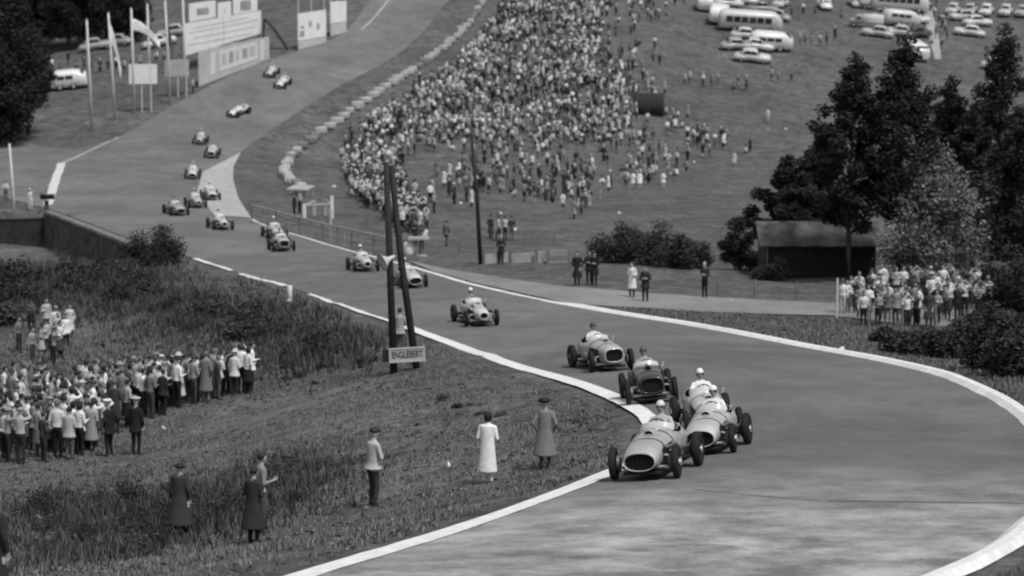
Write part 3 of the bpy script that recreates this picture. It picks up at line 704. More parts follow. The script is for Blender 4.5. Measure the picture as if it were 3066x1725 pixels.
    un = MB(); un.box((-.1, 0, .145), (3.1, .74, .05)); D['undertray'] = un.build('undertray', M_CHASSIS, link=False).data
    for nm, xw, R, y0, zz in (('front', 1.1, .325, .30, .0), ('rear', -1.1, .355, .30, .0)):
        sp = MB()
        for s1 in (1, -1):
            if nm == 'front':
                sp.tube((xw+.14, s1*.26, .25), (xw, s1*.57, .24), .02, n=6); sp.tube((xw-.14, s1*.28, .25), (xw, s1*.57, .24), .02, n=6)
                sp.tube((xw+.05, s1*.27, .50), (xw, s1*.55, .43), .018, n=6); sp.tube((xw-.10, s1*.30, .50), (xw, s1*.55, .43), .018, n=6); sp.tube((xw, s1*.56, .22), (xw, s1*.56, .45), .03, n=6)
            else:
                sp.tube((xw, s1*.1, .355), (xw, s1*.58, .355), .05, .04, n=8); sp.tube((xw+.6, s1*.40, .33), (xw, s1*.52, .36), .02, n=6)
        sp.box((xw+(.03 if nm == 'front' else -.06), 0, .22 if nm == 'front' else .28), (.07, 1.04, .035)); D['suspension_'+nm] = sp.build('suspension', M_STEEL if nm == 'front' else M_PIPE, link=False).data
    for nm, xs_ in (('a', .95), ('b', .30)):
        q = [w_ for w_ in BODY[kind]]; xx = [w_[0] for w_ in q][::-1]; itp = lambda j: float(np.interp(xs_, xx, [w_[j] for w_ in q][::-1]))
        ring = []
        for dx_ in (-.022, .022):
            e_ = itp(4); zc_ = (itp(2)+itp(3))/2; hh_ = (itp(3)-itp(2))/2+.008; h_ = itp(1)+.008
            ring.append([(xs_+dx_, h_*math.copysign(abs(math.cos(a_))**(2/e_), math.cos(a_)), zc_+hh_*math.copysign(abs(math.sin(a_))**(2/e_), math.sin(a_))) for a_ in [math.radians(-10+i*10) for i in range(21)]])
        sb_ = MB(); sb_.rings(ring, False, False, 0, False); D['strap_'+nm] = sb_.build('bonnet_strap', M_LEATHER, link=False).data
    lv = MB(); lv.box((0, 0, 0), (.03, .13, .022)); D['louvre'] = lv.build('louvre', M_CHASSIS, link=False).data
    mi = MB(); mi.ball((-.08, .47, .95), (.015, .04, .035), 8); mi.tube((-.08, .47, .93), (-.05, .43, .86), .008, n=4); D['mirror'] = mi.build('mirror', M_STEEL, link=False).data
    fc = MB(); fc.lathe([(.93, .05), (.955, .05), (.96, .03)], 10, 'z', (-1.15, 0, 0)); D['fuel_cap'] = fc.build('fuel_cap', M_STEEL, link=False).data
    CAR_MESH[kind] = D; return D
def paint(v, name='car_paint'):
    return mat("%s_%03d" % (name, round(v*1000)), v*.95, .35, .16, 2.2, spec=.5, coat=.9)
DRV = proto("person_driver", .022, pose='drive', arms='wheel', fine=True)
def align(p, heading, wheelbase=2.2):
    """a matrix on the road surface at p pointing along heading (world xy)"""
    h = Vector((heading[0], heading[1], 0)).normalized(); l = Vector((-h.y, h.x, 0))
    f_, r_ = p+h*1.1, p-h*1.1; a, b = p+l*.6, p-l*.6
    z = lambda q: float(bilin(G0, np.array([q.x]), np.array([q.y]))[0])+.036
    X = (Vector((f_.x, f_.y, z(f_)))-Vector((r_.x, r_.y, z(r_)))).normalized(); Y = (Vector((a.x, a.y, z(a)))-Vector((b.x, b.y, z(b)))).normalized()
    Z = X.cross(Y).normalized(); Y = Z.cross(X)
    o = Vector((p.x, p.y, (z(f_)+z(r_)+z(a)+z(b))/4))
    return Matrix(((X.x, Y.x, Z.x, o.x), (X.y, Y.y, Z.y, o.y), (X.z, Y.z, Z.z, o.z), (0, 0, 0, 1)))
def race_car(front, rear, kind, body_v, label, drv_top, drv_label, steer=0.0, helmet_v=.72, nose_v=None, hat=None, scoop=True, rim_v=None):
    F, R = hit(*front), hit(*rear); c = (F+R)/2; M = align(c, (F-R)[:2])
    root = empty("racing_car"); root.matrix_world = M; tag(root, label, 'racing car', 'racing cars on the track')
    D = car_meshes(kind); pm = paint(body_v)
    bo = child('body', D['body'], root, pm)
    child('radiator', D['radiator'], root); child('grille', D['grille'], root); child('cockpit', D['cockpit'], root); child('seat', D['seat'], root)
    child('steering_wheel', D['steering_wheel'], root); child('windscreen', D['windscreen'], root)
    if scoop: sc = child('air_scoop', D['air_scoop'], bo, pm); child('scoop_mouth', D['scoop_mouth'], bo)
    child('exhaust_shade_panel', D['exhaust_shade_panel'], bo); child('right_shade_panel', D['right_shade_panel'], bo); child('exhaust', D['exhaust'], root); child('undertray', D['undertray'], root)
    child('suspension', D['suspension_front'], root); child('suspension', D['suspension_rear'], root); child('mirror', D['mirror'], root); child('fuel_cap', D['fuel_cap'], root)
    child('bonnet_strap', D['strap_a'], bo)
    if front[1] > 950:
        child('bonnet_strap', D['strap_b'], bo)
        for s1 in (1, -1):
            for i in range(6):
                x_ = .45+i*.075; q = BODY[kind]; zt_ = float(np.interp(x_, [w_[0] for w_ in q][::-1], [w_[3] for w_ in q][::-1])); child('louvre', D['louvre'], bo, None, (x_, s1*.235, zt_-.055), (-s1*.42, .13, 0))
    rm = mat("rim_%03d" % round(rim_v*1000), rim_v, .4, metal=.4) if rim_v else None
    for x_, W3, R_ in ((1.1, WF, .325), (-1.1, WR, .355)):
        for s1 in (1, -1):
            wv = child('wheel', W3[0], root, rm, (x_, s1*.635, R_), (0, random.random()*.3, (steer if x_ > 0 else 0)+(math.pi if s1 < 0 else 0)))
            child('tyre', W3[1], wv); child('brake_drum', W3[2], wv, None, (0, -.07, 0))
    Md = M @ Matrix.Translation((-.58, 0, .22)) @ Matrix.Scale(.98, 4)
    me, hc = DRV
    o = bpy.data.objects.new('person', me); COL.objects.link(o); o.matrix_world = Md
    for i, m in ((1, cloth(drv_top)), (2, cloth(.3))): o.material_slots[i].link = 'OBJECT'; o.material_slots[i].material = m
    tag(o, drv_label, 'person', 'racing drivers at the wheel')
    for hk, hv in (('helmet', helmet_v), ('helmet_band', .06), ('goggles', .05)):
        q = bpy.data.objects.new(HWNAME[hk], HW[hk]); COL.objects.link(q); q.parent = o; q.location = hc
        q.material_slots[0].link = 'OBJECT'; q.material_slots[0].material = mat("headwear_%03d" % round(hv*1000), hv, .5, .08, 20)
    return root
CARS = [  # front axle, rear axle (image), shape, paint, what sets it apart, driver's clothes
 ((1943,1434),(1994,1406),'oval',.40,'pale racing car with wide black oval nose, leading the field past the grass',.40,0.06,.62,'driver in light grey top and pale helmet in the leading car'),
 ((2112,1364),(2157,1338),'oval',.50,'pale racing car driven in white overalls, beside the leading car',.70,0.05,.78,'driver in white overalls in the car alongside the leader'),
 ((2130,1303),(2104,1277),'oval',.60,'pale racing car tucked in behind the one beside the leader',.75,-.03,.78,'driver in white overalls sitting tall behind the two leaders'),
 ((1957,1213),(1933,1186),'upright',.025,'dark racing car with upright grille, chasing the two leading cars',.30,-.05,.10,'driver in dark helmet in the dark third car'),
 ((1835,1114),(1768,1096),'upright',.45,'pale racing car with rectangular grille, right behind the dark car',.62,-.08,.08,'driver in white shirt and dark cap behind the dark car'),
 ((1443,979),(1403,963),'slim',.62,'white slim-nosed racing car alone in mid-track ahead of the pole sign',.20,-.05,.80,'driver in white helmet alone in mid-track'),
 ((1252,868),(1196,848),'oval',.58,'white racing car passing behind the paired wooden poles',.55,-.04,.60,'driver half hidden behind the paired wooden poles'),
 ((1110,820),(1064,805),'slim',.62,'white racing car just short of the paired poles and loudspeaker',.18,-.04,.80,'driver in white helmet approaching the loudspeaker poles'),
 ((860,760),(826,743),'upright',.45,'racing car with dark nose, front one of two overlapping by the rail',.10,0,.30,'driver of the front car of the overlapping pair'),
 ((838,722),(806,706),'oval',.52,'pale racing car tucked behind another beside the roadside rail',.12,0,.78,'driver in white helmet of the rear car of the overlapping pair'),
 ((678,694),(640,680),'slim',.64,'white racing car on the bridge beside the concrete apron tip',.5,0,.5,'driver in the white car at the foot of the apron'),
 ((546,650),(508,637),'oval',.40,'grey racing car nearest the bridge parapet',.2,0,.2,'driver of the grey car by the bridge parapet'),
 ((600,628),(572,614),'slim',.55,'racing car wedged between two others at the apron',.45,0,.5,'driver of the middle car at the apron'),
 ((642,606),(618,590),'oval',.58,'pale racing car touching the edge of the concrete apron',.6,0,.6,'driver of the pale car at the apron edge'),
 ((574,543),(580,524),'oval',.66,'white racing car with broad nose at the top of the apron',.6,0,.6,'driver of the broad white car at the top of the apron'),
 ((630,478),(640,461),'upright',.56,'light racing car with upright grille beside the apron point',.3,0,.4,'driver of the light car beside the apron point'),
 ((594,438),(606,423),'slim',.52,'racing car leading a pair above the apron point',.45,0,.5,'driver of the upper car of the pair above the apron'),
 ((702,350),(727,340),'oval',.68,'white racing car alone on the wide downhill road',.4,0,.5,'driver alone on the wide downhill road'),
 ((838,266),(854,252),'oval',.68,'white racing car, lower one of the pair below the hoarding',.6,0,.6,'driver of the lower car below the hoarding'),
 ((806,234),(820,221),'slim',.60,'white racing car, last of the field, close under the hoarding',.4,0,.55,'driver of the last car under the hoarding')]
for fr, re_, kd, bv, lb, dt, stv, hv, dl in CARS:
    race_car(fr, re_, kd, bv, lb, dt, dl, stv, hv, rim_v=(.75 if fr[1] > 1300 else .3))
# ------------------------------------------------------------------ vegetation
def leaf_mat(name, lo, hi):
    m = bpy.data.materials.new(name); m.use_nodes = True; t = m.node_tree; b = t.nodes['Principled BSDF']
    b.inputs['Roughness'].default_value = .7; b.inputs['Specular IOR Level'].default_value = .2
    g = t.nodes.new('ShaderNodeNewGeometry'); r = t.nodes.new('ShaderNodeMapRange'); r.inputs['To Min'].default_value = lo; r.inputs['To Max'].default_value = hi
    t.links.new(g.outputs['Random Per Island'], r.inputs['Value']); t.links.new(r.outputs[0], b.inputs['Base Color']); return m
M_LEAF_D = leaf_mat("dark_foliage", .012, .042); M_LEAF_M = leaf_mat("mid_foliage", .025, .07); M_LEAF_L = leaf_mat("pale_foliage", .09, .24)
M_BARK = mat("bark", .05, .9, .3, 6, bump=.4); M_BARK_P = mat("pale_bark", .25, .9, .5, 5)
def leaves(centres, n_each, spread, size, seed, squash=.8):
    r_ = np.random.default_rng(seed); C = np.repeat(np.asarray(centres), n_each, 0); n = len(C)
    d = r_.normal(size=(n, 3)); d /= np.linalg.norm(d, axis=1)[:, None]; rad = r_.random(n)**.45
    P = C+d*rad[:, None]*np.array([spread, spread, spread*squash])
    a = r_.normal(size=(n, 3)); a[:, 2] *= .5; a /= np.linalg.norm(a, axis=1)[:, None]
    b = np.cross(a, r_.normal(size=(n, 3))); b /= np.linalg.norm(b, axis=1)[:, None]
    s_ = size*(.6+.8*r_.random(n))[:, None]
    V = np.stack([P-a*s_, P+b*s_*.5, P+a*s_, P-b*s_*.5], 1).reshape(-1, 3)
    return V, np.arange(n*4).reshape(-1, 4)
def tree(name, base, h, r, label, m=M_LEAF_D, bark=M_BARK, crown_from=.25, seed=0, n=9000, leaf=.17, group=None, shape=1.0, trunk_r=None, lean=(0, 0), spread=None):
    r_ = random.Random(seed); root = empty(name, base); tag(root, label, 'tree' if 'tree' in name else 'bush', group)
    tr = MB(); tr_r = trunk_r or max(.05, h*.014); top = Vector((lean[0], lean[1], h*.86))
    pts = [Vector((0, 0, -.3))]+[Vector((lean[0]*t_+r_.uniform(-.12, .12)*t_*2, lean[1]*t_+r_.uniform(-.12, .12)*t_*2, h*.86*t_)) for t_ in (.15, .3, .45, .6, .8, 1)]
    tr.path(pts, [tr_r*1.25]+[tr_r*(1-.85*t_) for t_ in (.15, .3, .45, .6, .8, 1)], 8)
    cl = []; nb = max(7, int(h*2.2))
    for i in range(nb):
        t_ = crown_from+(1-crown_from)*(i+.5)/nb; zc = h*.86*t_; a = i*2.4+r_.uniform(-.5, .5)
        # ovoid profile
        q = (t_-crown_from)/(1-crown_from); w_ = r*(.35+1.0*math.sin(math.pi*min(1, .12+q*.95))**shape)*r_.uniform(.6, 1.05)/1.25
        e = Vector((lean[0]*t_+math.cos(a)*w_, lean[1]*t_+math.sin(a)*w_, zc+r_.uniform(.0, .12)*h*.4))
        s0 = Vector((lean[0]*t_*.85, lean[1]*t_*.85, zc*.86)); mid = (s0+e)/2+Vector((0, 0, .1*w_))
        tr.path([s0, mid, e], [tr_r*.45*(1-q*.6), tr_r*.28*(1-q*.6), tr_r*.1], 5)
        for f in (.45, .7, 1.0):
            p = s0.lerp(e, f)+Vector((r_.uniform(-.3, .3), r_.uniform(-.3, .3), r_.uniform(-.2, .35)))*r*.25; cl.append(tuple(p))
    for i in range(int(nb*1.2)):
        t_ = crown_from+(1-crown_from)*r_.random()**.8; q = (t_-crown_from)/(1-crown_from); a = r_.uniform(0, 6.28); w_ = r*(.3+.85*math.sin(math.pi*min(1, .12+q*.95))**shape)*math.sqrt(r_.random())/1.1
        cl.append((lean[0]*t_+math.cos(a)*w_, lean[1]*t_+math.sin(a)*w_, h*.88*t_+h*.05))
    cl.append((lean[0], lean[1], h*.9)); cl.append((lean[0]+.1, lean[1], h*.96))
    tr.build('trunk', bark, root, True)
    V, F = leaves(cl, max(20, n//len(cl)), spread or r*.36, leaf, seed+5)
    cr = mesh_obj('crown', V, F, m, root); return root
def bush(base, h, r, label, m=M_LEAF_D, seed=0, n=2500, leaf=.12, group=None, sx=1.0):
    r_ = random.Random(seed); root = empty('bush', base); tag(root, label, 'bush', group); cl = []; st = MB()
    for i in range(14):
        a = r_.uniform(0, 6.28); q = math.sqrt(r_.random()); x, y = math.cos(a)*r*q*.85*sx, math.sin(a)*r*q*.85; z = h*(1-.65*q*q)*r_.uniform(.45, .92)
        cl += [(x, y, z), (x*.8, y*.8, z*.55)]
        st.path([(x*.15, y*.15, -.2), (x*.55, y*.55, z*.5), (x, y, z)], [.035, .022, .008], 5)
    st.build('stems', M_BARK, root); V, F = leaves(cl, n//len(cl), max(.25, r*.32), leaf, seed+3, .9); V[:, 2] = np.maximum(V[:, 2], .0)
    mesh_obj('foliage', V, F, m, root); return root
def down(p, d=.05): return Vector((p.x, p.y, gz(p.x, p.y)-d))
def base_at(px, py): return down(hit(px, py))
TREES = [ # base px, top row, crown radius m, label, kind
 ((2540,846), 150, 2.1, 'tall dark tree with a pointed crown behind the shed end', M_LEAF_D, 1.0),
 ((2690,850), 100, 2.3, 'tall broad dark tree between the pointed tree and the pale leaved one', M_LEAF_D, 1.0),
 ((2985,780), 62, 2.4, 'tallest dark tree with a ragged crown beside the footpath', M_LEAF_D, 1.0),
 ((2835,770), 225, 2.2, 'dark tree filling the gap under the footpath end', M_LEAF_D, 1.0),
 ((2450,790), 395, 2.1, 'medium dark tree leaning over the shed gable', M_LEAF_D, .8),
 ((2350,785), 470, 2.2, 'low rounded dark tree at the outer end of the grove', M_LEAF_D, .8),
 ((2910,800), 300, 2.1, 'dark tree behind the slender birch', M_LEAF_D, .9),
 ((2400,800), 520, 2.2, 'stunted dark tree at the shed gable', M_LEAF_D, .8),
 ((3070,840), 330, 2.8, 'dark tree rising over the far end of the fenced crowd', M_LEAF_D, .9)]
for i, (b, top, r_, lb, m_, sh_) in enumerate(TREES):
    p = base_at(*b); h = (b[1]-top)/ppm(p)
    tree('tree', p, h, r_, lb, m_, crown_from=.27 if i < 2 else .12, seed=30+i, n=17000, leaf=.115, spread=r_*.25, group='trees of the grove beside the field', shape=sh_)
p = base_at(2790, 855); tree('tree', p, (855-445)/ppm(p), 2.9, 'pale leaved tree in front of the dark grove', M_LEAF_L, M_BARK_P, crown_from=.12, seed=50, n=17000, leaf=.11, shape=.8)
p = base_at(2925, 845); tree('tree', p, 7.0, 1.0, 'slender pale trunked birch beside the pale leaved tree', M_LEAF_M, M_BARK_P, crown_from=.5, seed=51, n=1800, leaf=.13, trunk_r=.12)
for i, (b, r_, h, lb, m_) in enumerate([((1845,785),1.9,2.5,'rounded dark bush by the concrete panel wall',M_LEAF_M),((1975,800),2.1,3.0,'tall dark bush in front of the meadow',M_LEAF_M),((2060,805),1.5,2.1,'small dark bush between the tall bush and the shed',M_LEAF_M),((2215,810),1.3,3.6,'narrow dark bush hugging the shed gable',M_LEAF_D),
   ((2990,905),2.1,3.4,'dark bush overhanging the fenced crowd',M_LEAF_D),((3060,960),2.0,3.0,'dark bush closing off the end of the lane',M_LEAF_D),((2960,1010),1.6,1.6,'scrubby bush in front of the fenced crowd',M_LEAF_M),
   ((2740,1060),1.5,1.0,'low scrub on the verge below the fenced crowd',M_LEAF_M),((2860,1080),1.7,1.3,'ragged scrub spreading along the kerb bend',M_LEAF_M),((2980,1110),1.6,1.4,'dark scrub close above the kerb bend',M_LEAF_D),((3060,1130),1.4,1.5,'thick scrub behind the outermost kerb',M_LEAF_M),((2680,1035),1.0,.7,'little scrub tuft at the verge',M_LEAF_M)]):
    bush(base_at(*b), h, r_, lb, m_, 70+i, 6500, .085, 'bushes by the lane and kerb')
# left side: trees above the junction and scrub on the bank
for i, (b, top, r_, lb, m_) in enumerate([((35,425),-60,3.6,'big dark tree over the side road',M_LEAF_D),((-20,440),120,3.4,'broad dark tree at the mouth of the side road',M_LEAF_D),((85,405),60,2.6,'dark tree with a bare lower trunk by the flagpoles',M_LEAF_D),
   ((205,150),-180,3.6,'dark wood-edge tree behind the parked vehicles',M_LEAF_D),((290,140),-190,3.8,'dark wood-edge tree behind the flagpoles',M_LEAF_D),((380,130),-150,3.2,'dark wood-edge tree near the big hoarding',M_LEAF_D),((120,140),-160,3.5,'dark wood-edge tree above the canvas roof',M_LEAF_D),((20,150),-150,3.5,'dark wood-edge tree furthest along the side road',M_LEAF_D)]):
    p = base_at(*b); h = (b[1]-top)/ppm(p)
    tree('tree', p, h, r_, lb, m_, crown_from=.12 if i != 2 else .35, seed=90+i, n=17000, leaf=.18, group='trees above the junction')
bush(base_at(465, 795), 2.6, 2.2, 'big spiky dark bush at the end of the bridge parapet', M_LEAF_D, 130, 6500, .085)
M_SCRUB = leaf_mat('scrub_leaves', .02, .09)
SP = [bush((0, 0, 0), .95, .95, 'x', (M_LEAF_D, M_SCRUB, M_SCRUB)[k % 3], 140+k, 850, .075) for k in range(5)]
def scrub(poly, n, smin, smax, lb, grp, seed):
    r_ = random.Random(seed); P = [(p.x, p.y) for p in W(poly)]; xs = [p[0] for p in P]; ys = [p[1] for p in P]; k = 0; tries = 0
    while k < n and tries < 4000:
        tries += 1; x, y = r_.uniform(min(xs), max(xs)), r_.uniform(min(ys), max(ys))
        if not bool(inpoly(np.array([x]), np.array([y]), P)[0]): continue
        src = r_.choice(SP)
        o = src if not src.get('placed') else copy_tree(src)
        src['placed'] = 1; o['placed'] = 1; q = r_.uniform(smin, smax); o.location = (x, y, gz(x, y)-.08); o.rotation_euler = (0, 0, r_.uniform(0, 6.28)); o.scale = (q, q, q*r_.uniform(.7, 1.3)); tag(o, lb, 'bush', grp); k += 1
scrub([(480,915),(600,905),(760,945),(960,1020),(1050,1075),(960,1095),(800,1050),(640,1000),(500,970)], 44, .3, 1.15, 'dark bramble bush in the tangle on the upper bank', 'brambles on the upper bank', 5)
scrub([(190,820),(330,800),(440,830),(480,890),(380,920),(220,900)], 26, .5, 1.4, 'dark bush in the hollow below the bridge wall', 'bushes in the hollow below the bridge', 6)
scrub([(-40,830),(120,820),(120,900),(40,1000),(-40,1050)], 14, .9, 1.9, 'dense dark bush beside the path above the crowd', 'bushes beside the path', 7)
scrub([(850,1080),(1100,1040),(1160,1090),(1000,1160),(880,1140)], 9, .3, .7, 'small weedy bush near the foot of the paired poles', 'weedy bushes near the paired poles', 8)
scrub([(1180,1180),(1560,1160),(1800,1260),(1700,1330),(1300,1330)], 8, .15, .4, 'low weed clump on the grass inside the bend', 'weed clumps inside the bend', 9)
for o in COL.objects:
    if o.get('placed'): del o['placed']
M_WEED = leaf_mat('weed_leaves', .025, .10)
SPN = [bush((0, 0, 0), .75, .9, 'x', (M_WEED, M_LEAF_D)[k % 2], 180+k, 800, .045) for k in range(4)]
SP[:] = SPN
scrub([(90,1500),(330,1470),(500,1480),(700,1450),(900,1400),(1010,1430),(940,1500),(700,1560),(480,1640),(130,1690)], 60, .2, .75, 'dark nettle clump in the weedy patch on the infield', 'nettles on the infield', 10)
for o in COL.objects:
    if o.get('placed'): del o['placed']

# grass: tufts of blades, one uncountable mass
M_BLADE = leaf_mat("grass_blades", .09, .24)
def grass(name, region, n, hmin, hmax, width, seed, m, clumpy=3.0, jx=0, jy=0):
    r_ = np.random.default_rng(seed); xs = [p[0] for p in region]; ys = [p[1] for p in region]
    X = r_.uniform(min(xs), max(xs), n*6); Y = r_.uniform(min(ys), max(ys), n*6)
    k = inpoly(X, Y, region) & (bilin(soft, X, Y) < .32); k &= (vnoise(X+300, Y+300, clumpy, seed)+.5) > r_.random(len(X))*.9
    X, Y = X[k][:n], Y[k][:n]
    if jx:     # ragged, thinning margin
        X = X+r_.normal(0, jx, len(X)); Y = Y+r_.normal(0, jy, len(Y)); k = bilin(soft, X, Y) < .3; X, Y = X[k], Y[k]
    Z = bilin(G, X, Y)-.02; n = len(X); nb = 4
    X = np.repeat(X, nb)+r_.normal(0, .05, n*nb); Y = np.repeat(Y, nb)+r_.normal(0, .05, n*nb); Z = np.repeat(Z, nb); n *= nb
    h = r_.uniform(hmin, hmax, n)*(.6+.8*np.clip(vnoise(X+90, Y+90, clumpy*.6, seed+1)+.5, 0, 1)); a = r_.uniform(0, 6.28, n); b = a+r_.normal(1.57, .4, n); ln = r_.uniform(.1, .6, n)*h
    V = np.stack([np.stack([X-np.cos(a)*width, Y-np.sin(a)*width, Z], -1), np.stack([X+np.cos(a)*width, Y+np.sin(a)*width, Z], -1), np.stack([X+np.cos(b)*ln, Y+np.sin(b)*ln, Z+h], -1)], 1).reshape(-1, 3)
    o = mesh_obj(name, V, np.arange(n*3).reshape(-1, 3), m); return o
reg1 = [(p.x, p.y) for p in W([(-100,1760),(900,1740),(1419,1590),(1830,1430),(1960,1300),(1700,1160),(1200,985),(900,960),(-100,1180)])]
g1 = grass("infield_grass", reg1, 30000, .04, .13, .02, 3, M_BLADE); tag(g1, 'rough grass covering the infield between track and crowd', 'grass', kind='stuff')
reg2 = [(p.x, p.y) for p in W([(1750,925),(2492,955),(3100,985),(3130,1250),(2838,1125),(2300,1015)])]
g2 = grass("verge_grass", reg2, 12000, .06, .2, .03, 4, M_BLADE); tag(g2, 'rough grass on the verge between kerb and side lane', 'grass', kind='stuff')
reg4 = [(p.x, p.y) for p in W([(-80,1150),(740,1120),(1150,965),(850,862),(480,770),(-80,900)])]
g4 = grass("bank_grass", reg4, 12000, .08, .28, .035, 6, M_BLADE); tag(g4, 'long grass on the bank below the bridge', 'grass', kind='stuff')
reg5 = [(p.x, p.y) for p in [hit(2850,1740), hit(3060,1615), hit(3150,1520), hit(3250,1500), hit(3300,1740)]]
g5 = grass("roadside_grass", reg5, 2500, .05, .18, .012, 8, M_BLADE); tag(g5, 'grass outside the kerb at the inside of the bend', 'grass', kind='stuff')

M_TALL = leaf_mat("tall_dark_grass", .022, .12)
for nm_, pl_, n_, hh_, wd_, lb_, jj_ in (('tall_infield_growth', [(70,1500),(330,1465),(500,1475),(700,1440),(900,1385),(1030,1420),(960,1505),(720,1575),(480,1650),(110,1705)], 4200, (.06, .36), .022, 'tall dark nettles and grass around the figures on the infield', (.7, 2.2)),
    ('tall_bank_growth', [(470,905),(620,895),(800,940),(1000,1010),(1080,1075),(960,1105),(760,1050),(560,1000),(440,960)], 3800, (.1, .6), .035, 'tall dark grass tangled with brambles on the upper bank', (1.2, 3.0)),
    ('tall_hollow_growth', [(-60,810),(200,800),(440,815),(500,890),(380,940),(200,920),(-60,960)], 3800, (.1, .65), .04, 'tall dark growth in the hollow below the bridge', (1.4, 3.0))):
    rg_ = [(p.x, p.y) for p in W(pl_)]; tag(grass(nm_, rg_, n_, hh_[0], hh_[1], wd_, 60+len(nm_), M_TALL, 1.3, jj_[0], jj_[1]), lb_, 'grass', kind='stuff')
def weeds(name, region, n, seed, label, size, m):
    r_ = np.random.default_rng(seed); xs = [p[0] for p in region]; ys = [p[1] for p in region]; X = r_.uniform(min(xs), max(xs), n*8); Y = r_.uniform(min(ys), max(ys), n*8)
    k = inpoly(X, Y, region) & (bilin(soft, X, Y) < .3) & ((vnoise(X+77, Y+77, 2.2, seed)+.5) > .35+r_.random(len(X))*.5); X, Y = X[k][:n], Y[k][:n]
    V, F = leaves(np.stack([X, Y, bilin(G, X, Y)+.04], -1), 9, size*2.2, size, seed, .35); V[:, 2] = np.maximum(V[:, 2], bilin(G, V[:, 0], V[:, 1])); tag(mesh_obj(name, V, F, m), label, 'weeds', kind='stuff')
weeds('infield_weeds', reg1, 1500, 12, 'broad leaved weeds speckling the infield grass', .05, leaf_mat('broad_weed', .06, .2))
weeds('verge_weeds', reg2, 700, 13, 'broad leaved weeds on the verge by the lane', .07, leaf_mat('verge_weed', .05, .2))
weeds('bank_weeds', reg4, 1200, 14, 'broad leaved weeds on the bank below the bridge', .08, leaf_mat('bank_weed', .04, .16))
# ------------------------------------------------------------------ bridge parapet and retaining wall
M_WALL = mat("old_masonry", .09, .9, .5, 1.3, bump=.5); M_WALLDARK = mat("wet_masonry", .03, .9, .4, 1.5, bump=.4); M_COPE = mat("coping_stone", .17, .9, .3, 2.0, bump=.2)
zA, zB = WALL_Z
wr_root = empty('bridge_wall', A_w); tag(wr_root, 'old masonry bridge wall with stone coping beside the track', 'wall')
mb = MB(); o0 = nw*.35
loc = lambda t_, off_, z_: (dw*t_+nw*off_)+Vector((0, 0, z_))
zz = lambda t_: (zB-zA)*t_/Lw
for t0, t1 in ((0, Lw),):
    mb.rings([[loc(t0, .15, -5), loc(t0, .75, -5), loc(t0, .70, .10), loc(t0, .15, .10)], [loc(t1, .15, zz(t1)-5), loc(t1, .75, zz(t1)-5), loc(t1, .70, zz(t1)+.10), loc(t1, .15, zz(t1)+.10)]])
mb.build('wall', M_WALL, wr_root)
cop = None; k = 0; step_ = 1.4
while k*step_ < Lw-.3:
    t0, t1 = k*step_+.02, min(Lw, (k+1)*step_-.02); q = MB(); j_ = random.uniform(-.015, .02)
    q.rings([[loc(t0, .08, zz(t0)+.10+j_), loc(t0, .80, zz(t0)+.10+j_), loc(t0, .76, zz(t0)+.26+j_), loc(t0, .10, zz(t0)+.26+j_)], [loc(t1, .08, zz(t1)+.10+j_), loc(t1, .80, zz(t1)+.10+j_), loc(t1, .76, zz(t1)+.26+j_), loc(t1, .10, zz(t1)+.26+j_)]])
    q.build('coping_stone', M_COPE, wr_root); k += 1
# return wall: dark abutment over the stream, towards the left
C_w = hit(-30, 690); rt = empty('stream_abutment', A_w); tag(rt, 'dark wet abutment wall over the stream by the marshals', 'wall')
v0 = Vector((0, 0, 0))+nw*.75; v1 = v0+Vector((-9.0, -1.0, 0)); mb = MB()
mb.rings([[v0+Vector((0, 0, -5)), v0+Vector((0, .5, -5)), v0+Vector((0, .5, -.35)), v0+Vector((0, 0, -.35))], [v1+Vector((0, 0, -5)), v1+Vector((0, .5, -5)), v1+Vector((0, .5, -.5)), v1+Vector((0, 0, -.5))]])
mb.build('wall', M_WALLDARK, rt)
q = MB(); q.rings([[v0+Vector((0, -.08, -.35)), v0+Vector((0, .6, -.35)), v0+Vector((0, .6, -.22)), v0+Vector((0, -.08, -.22))], [v1+Vector((0, -.08, -.5)), v1+Vector((0, .6, -.5)), v1+Vector((0, .6, -.37)), v1+Vector((0, -.08, -.37))]]); q.build('coping', M_WALL, rt)

# ------------------------------------------------------------------ poles, loudspeaker, sign
M_WOOD = mat("tarred_pole", .025, .8, .35, 4, bump=.2); M_WHITE = mat("white_paint", .72, .6, .08, 2); M_GREYPT = mat("grey_paint", .38, .7, .12, 2); M_LTPOLE = mat("pale_flagpole", .55, .7, .15, 5)
pb, pb2 = base_at(1180, 1117), base_at(1250, 1117); s_ = ppm(pb); Hp = (1117-482)/s_
pr = empty('paired_pole', pb); tag(pr, 'pair of leaning tarred poles joined at the top on the bank', 'pole')
off2 = pb2-pb; topx = (1160-1180)/s_
mb = MB(); mb.path([(0, 0, -.4), (topx*.5, 0, Hp*.5), (topx, 0, Hp)], [.135, .12, .10], 10); mb.build('post', M_WOOD, pr, True)
mb = MB(); mb.path([(off2.x, off2.y*.3+.25, -.4), (off2.x*.45+topx*.5, .22, Hp*.52), (topx+.16, .2, Hp*.985)], [.135, .12, .10], 10); mb.build('post', M_WOOD, pr, True)
mb = MB(); mb.tube((topx-.1, -.14, Hp*.95), (topx+.3, .3, Hp*.95), .03, n=6); mb.tube((topx, -.1, Hp*.90), (topx+.3, .3, Hp*.90), .03, n=6); mb.build('bolt_bar', M_WOOD, pr)
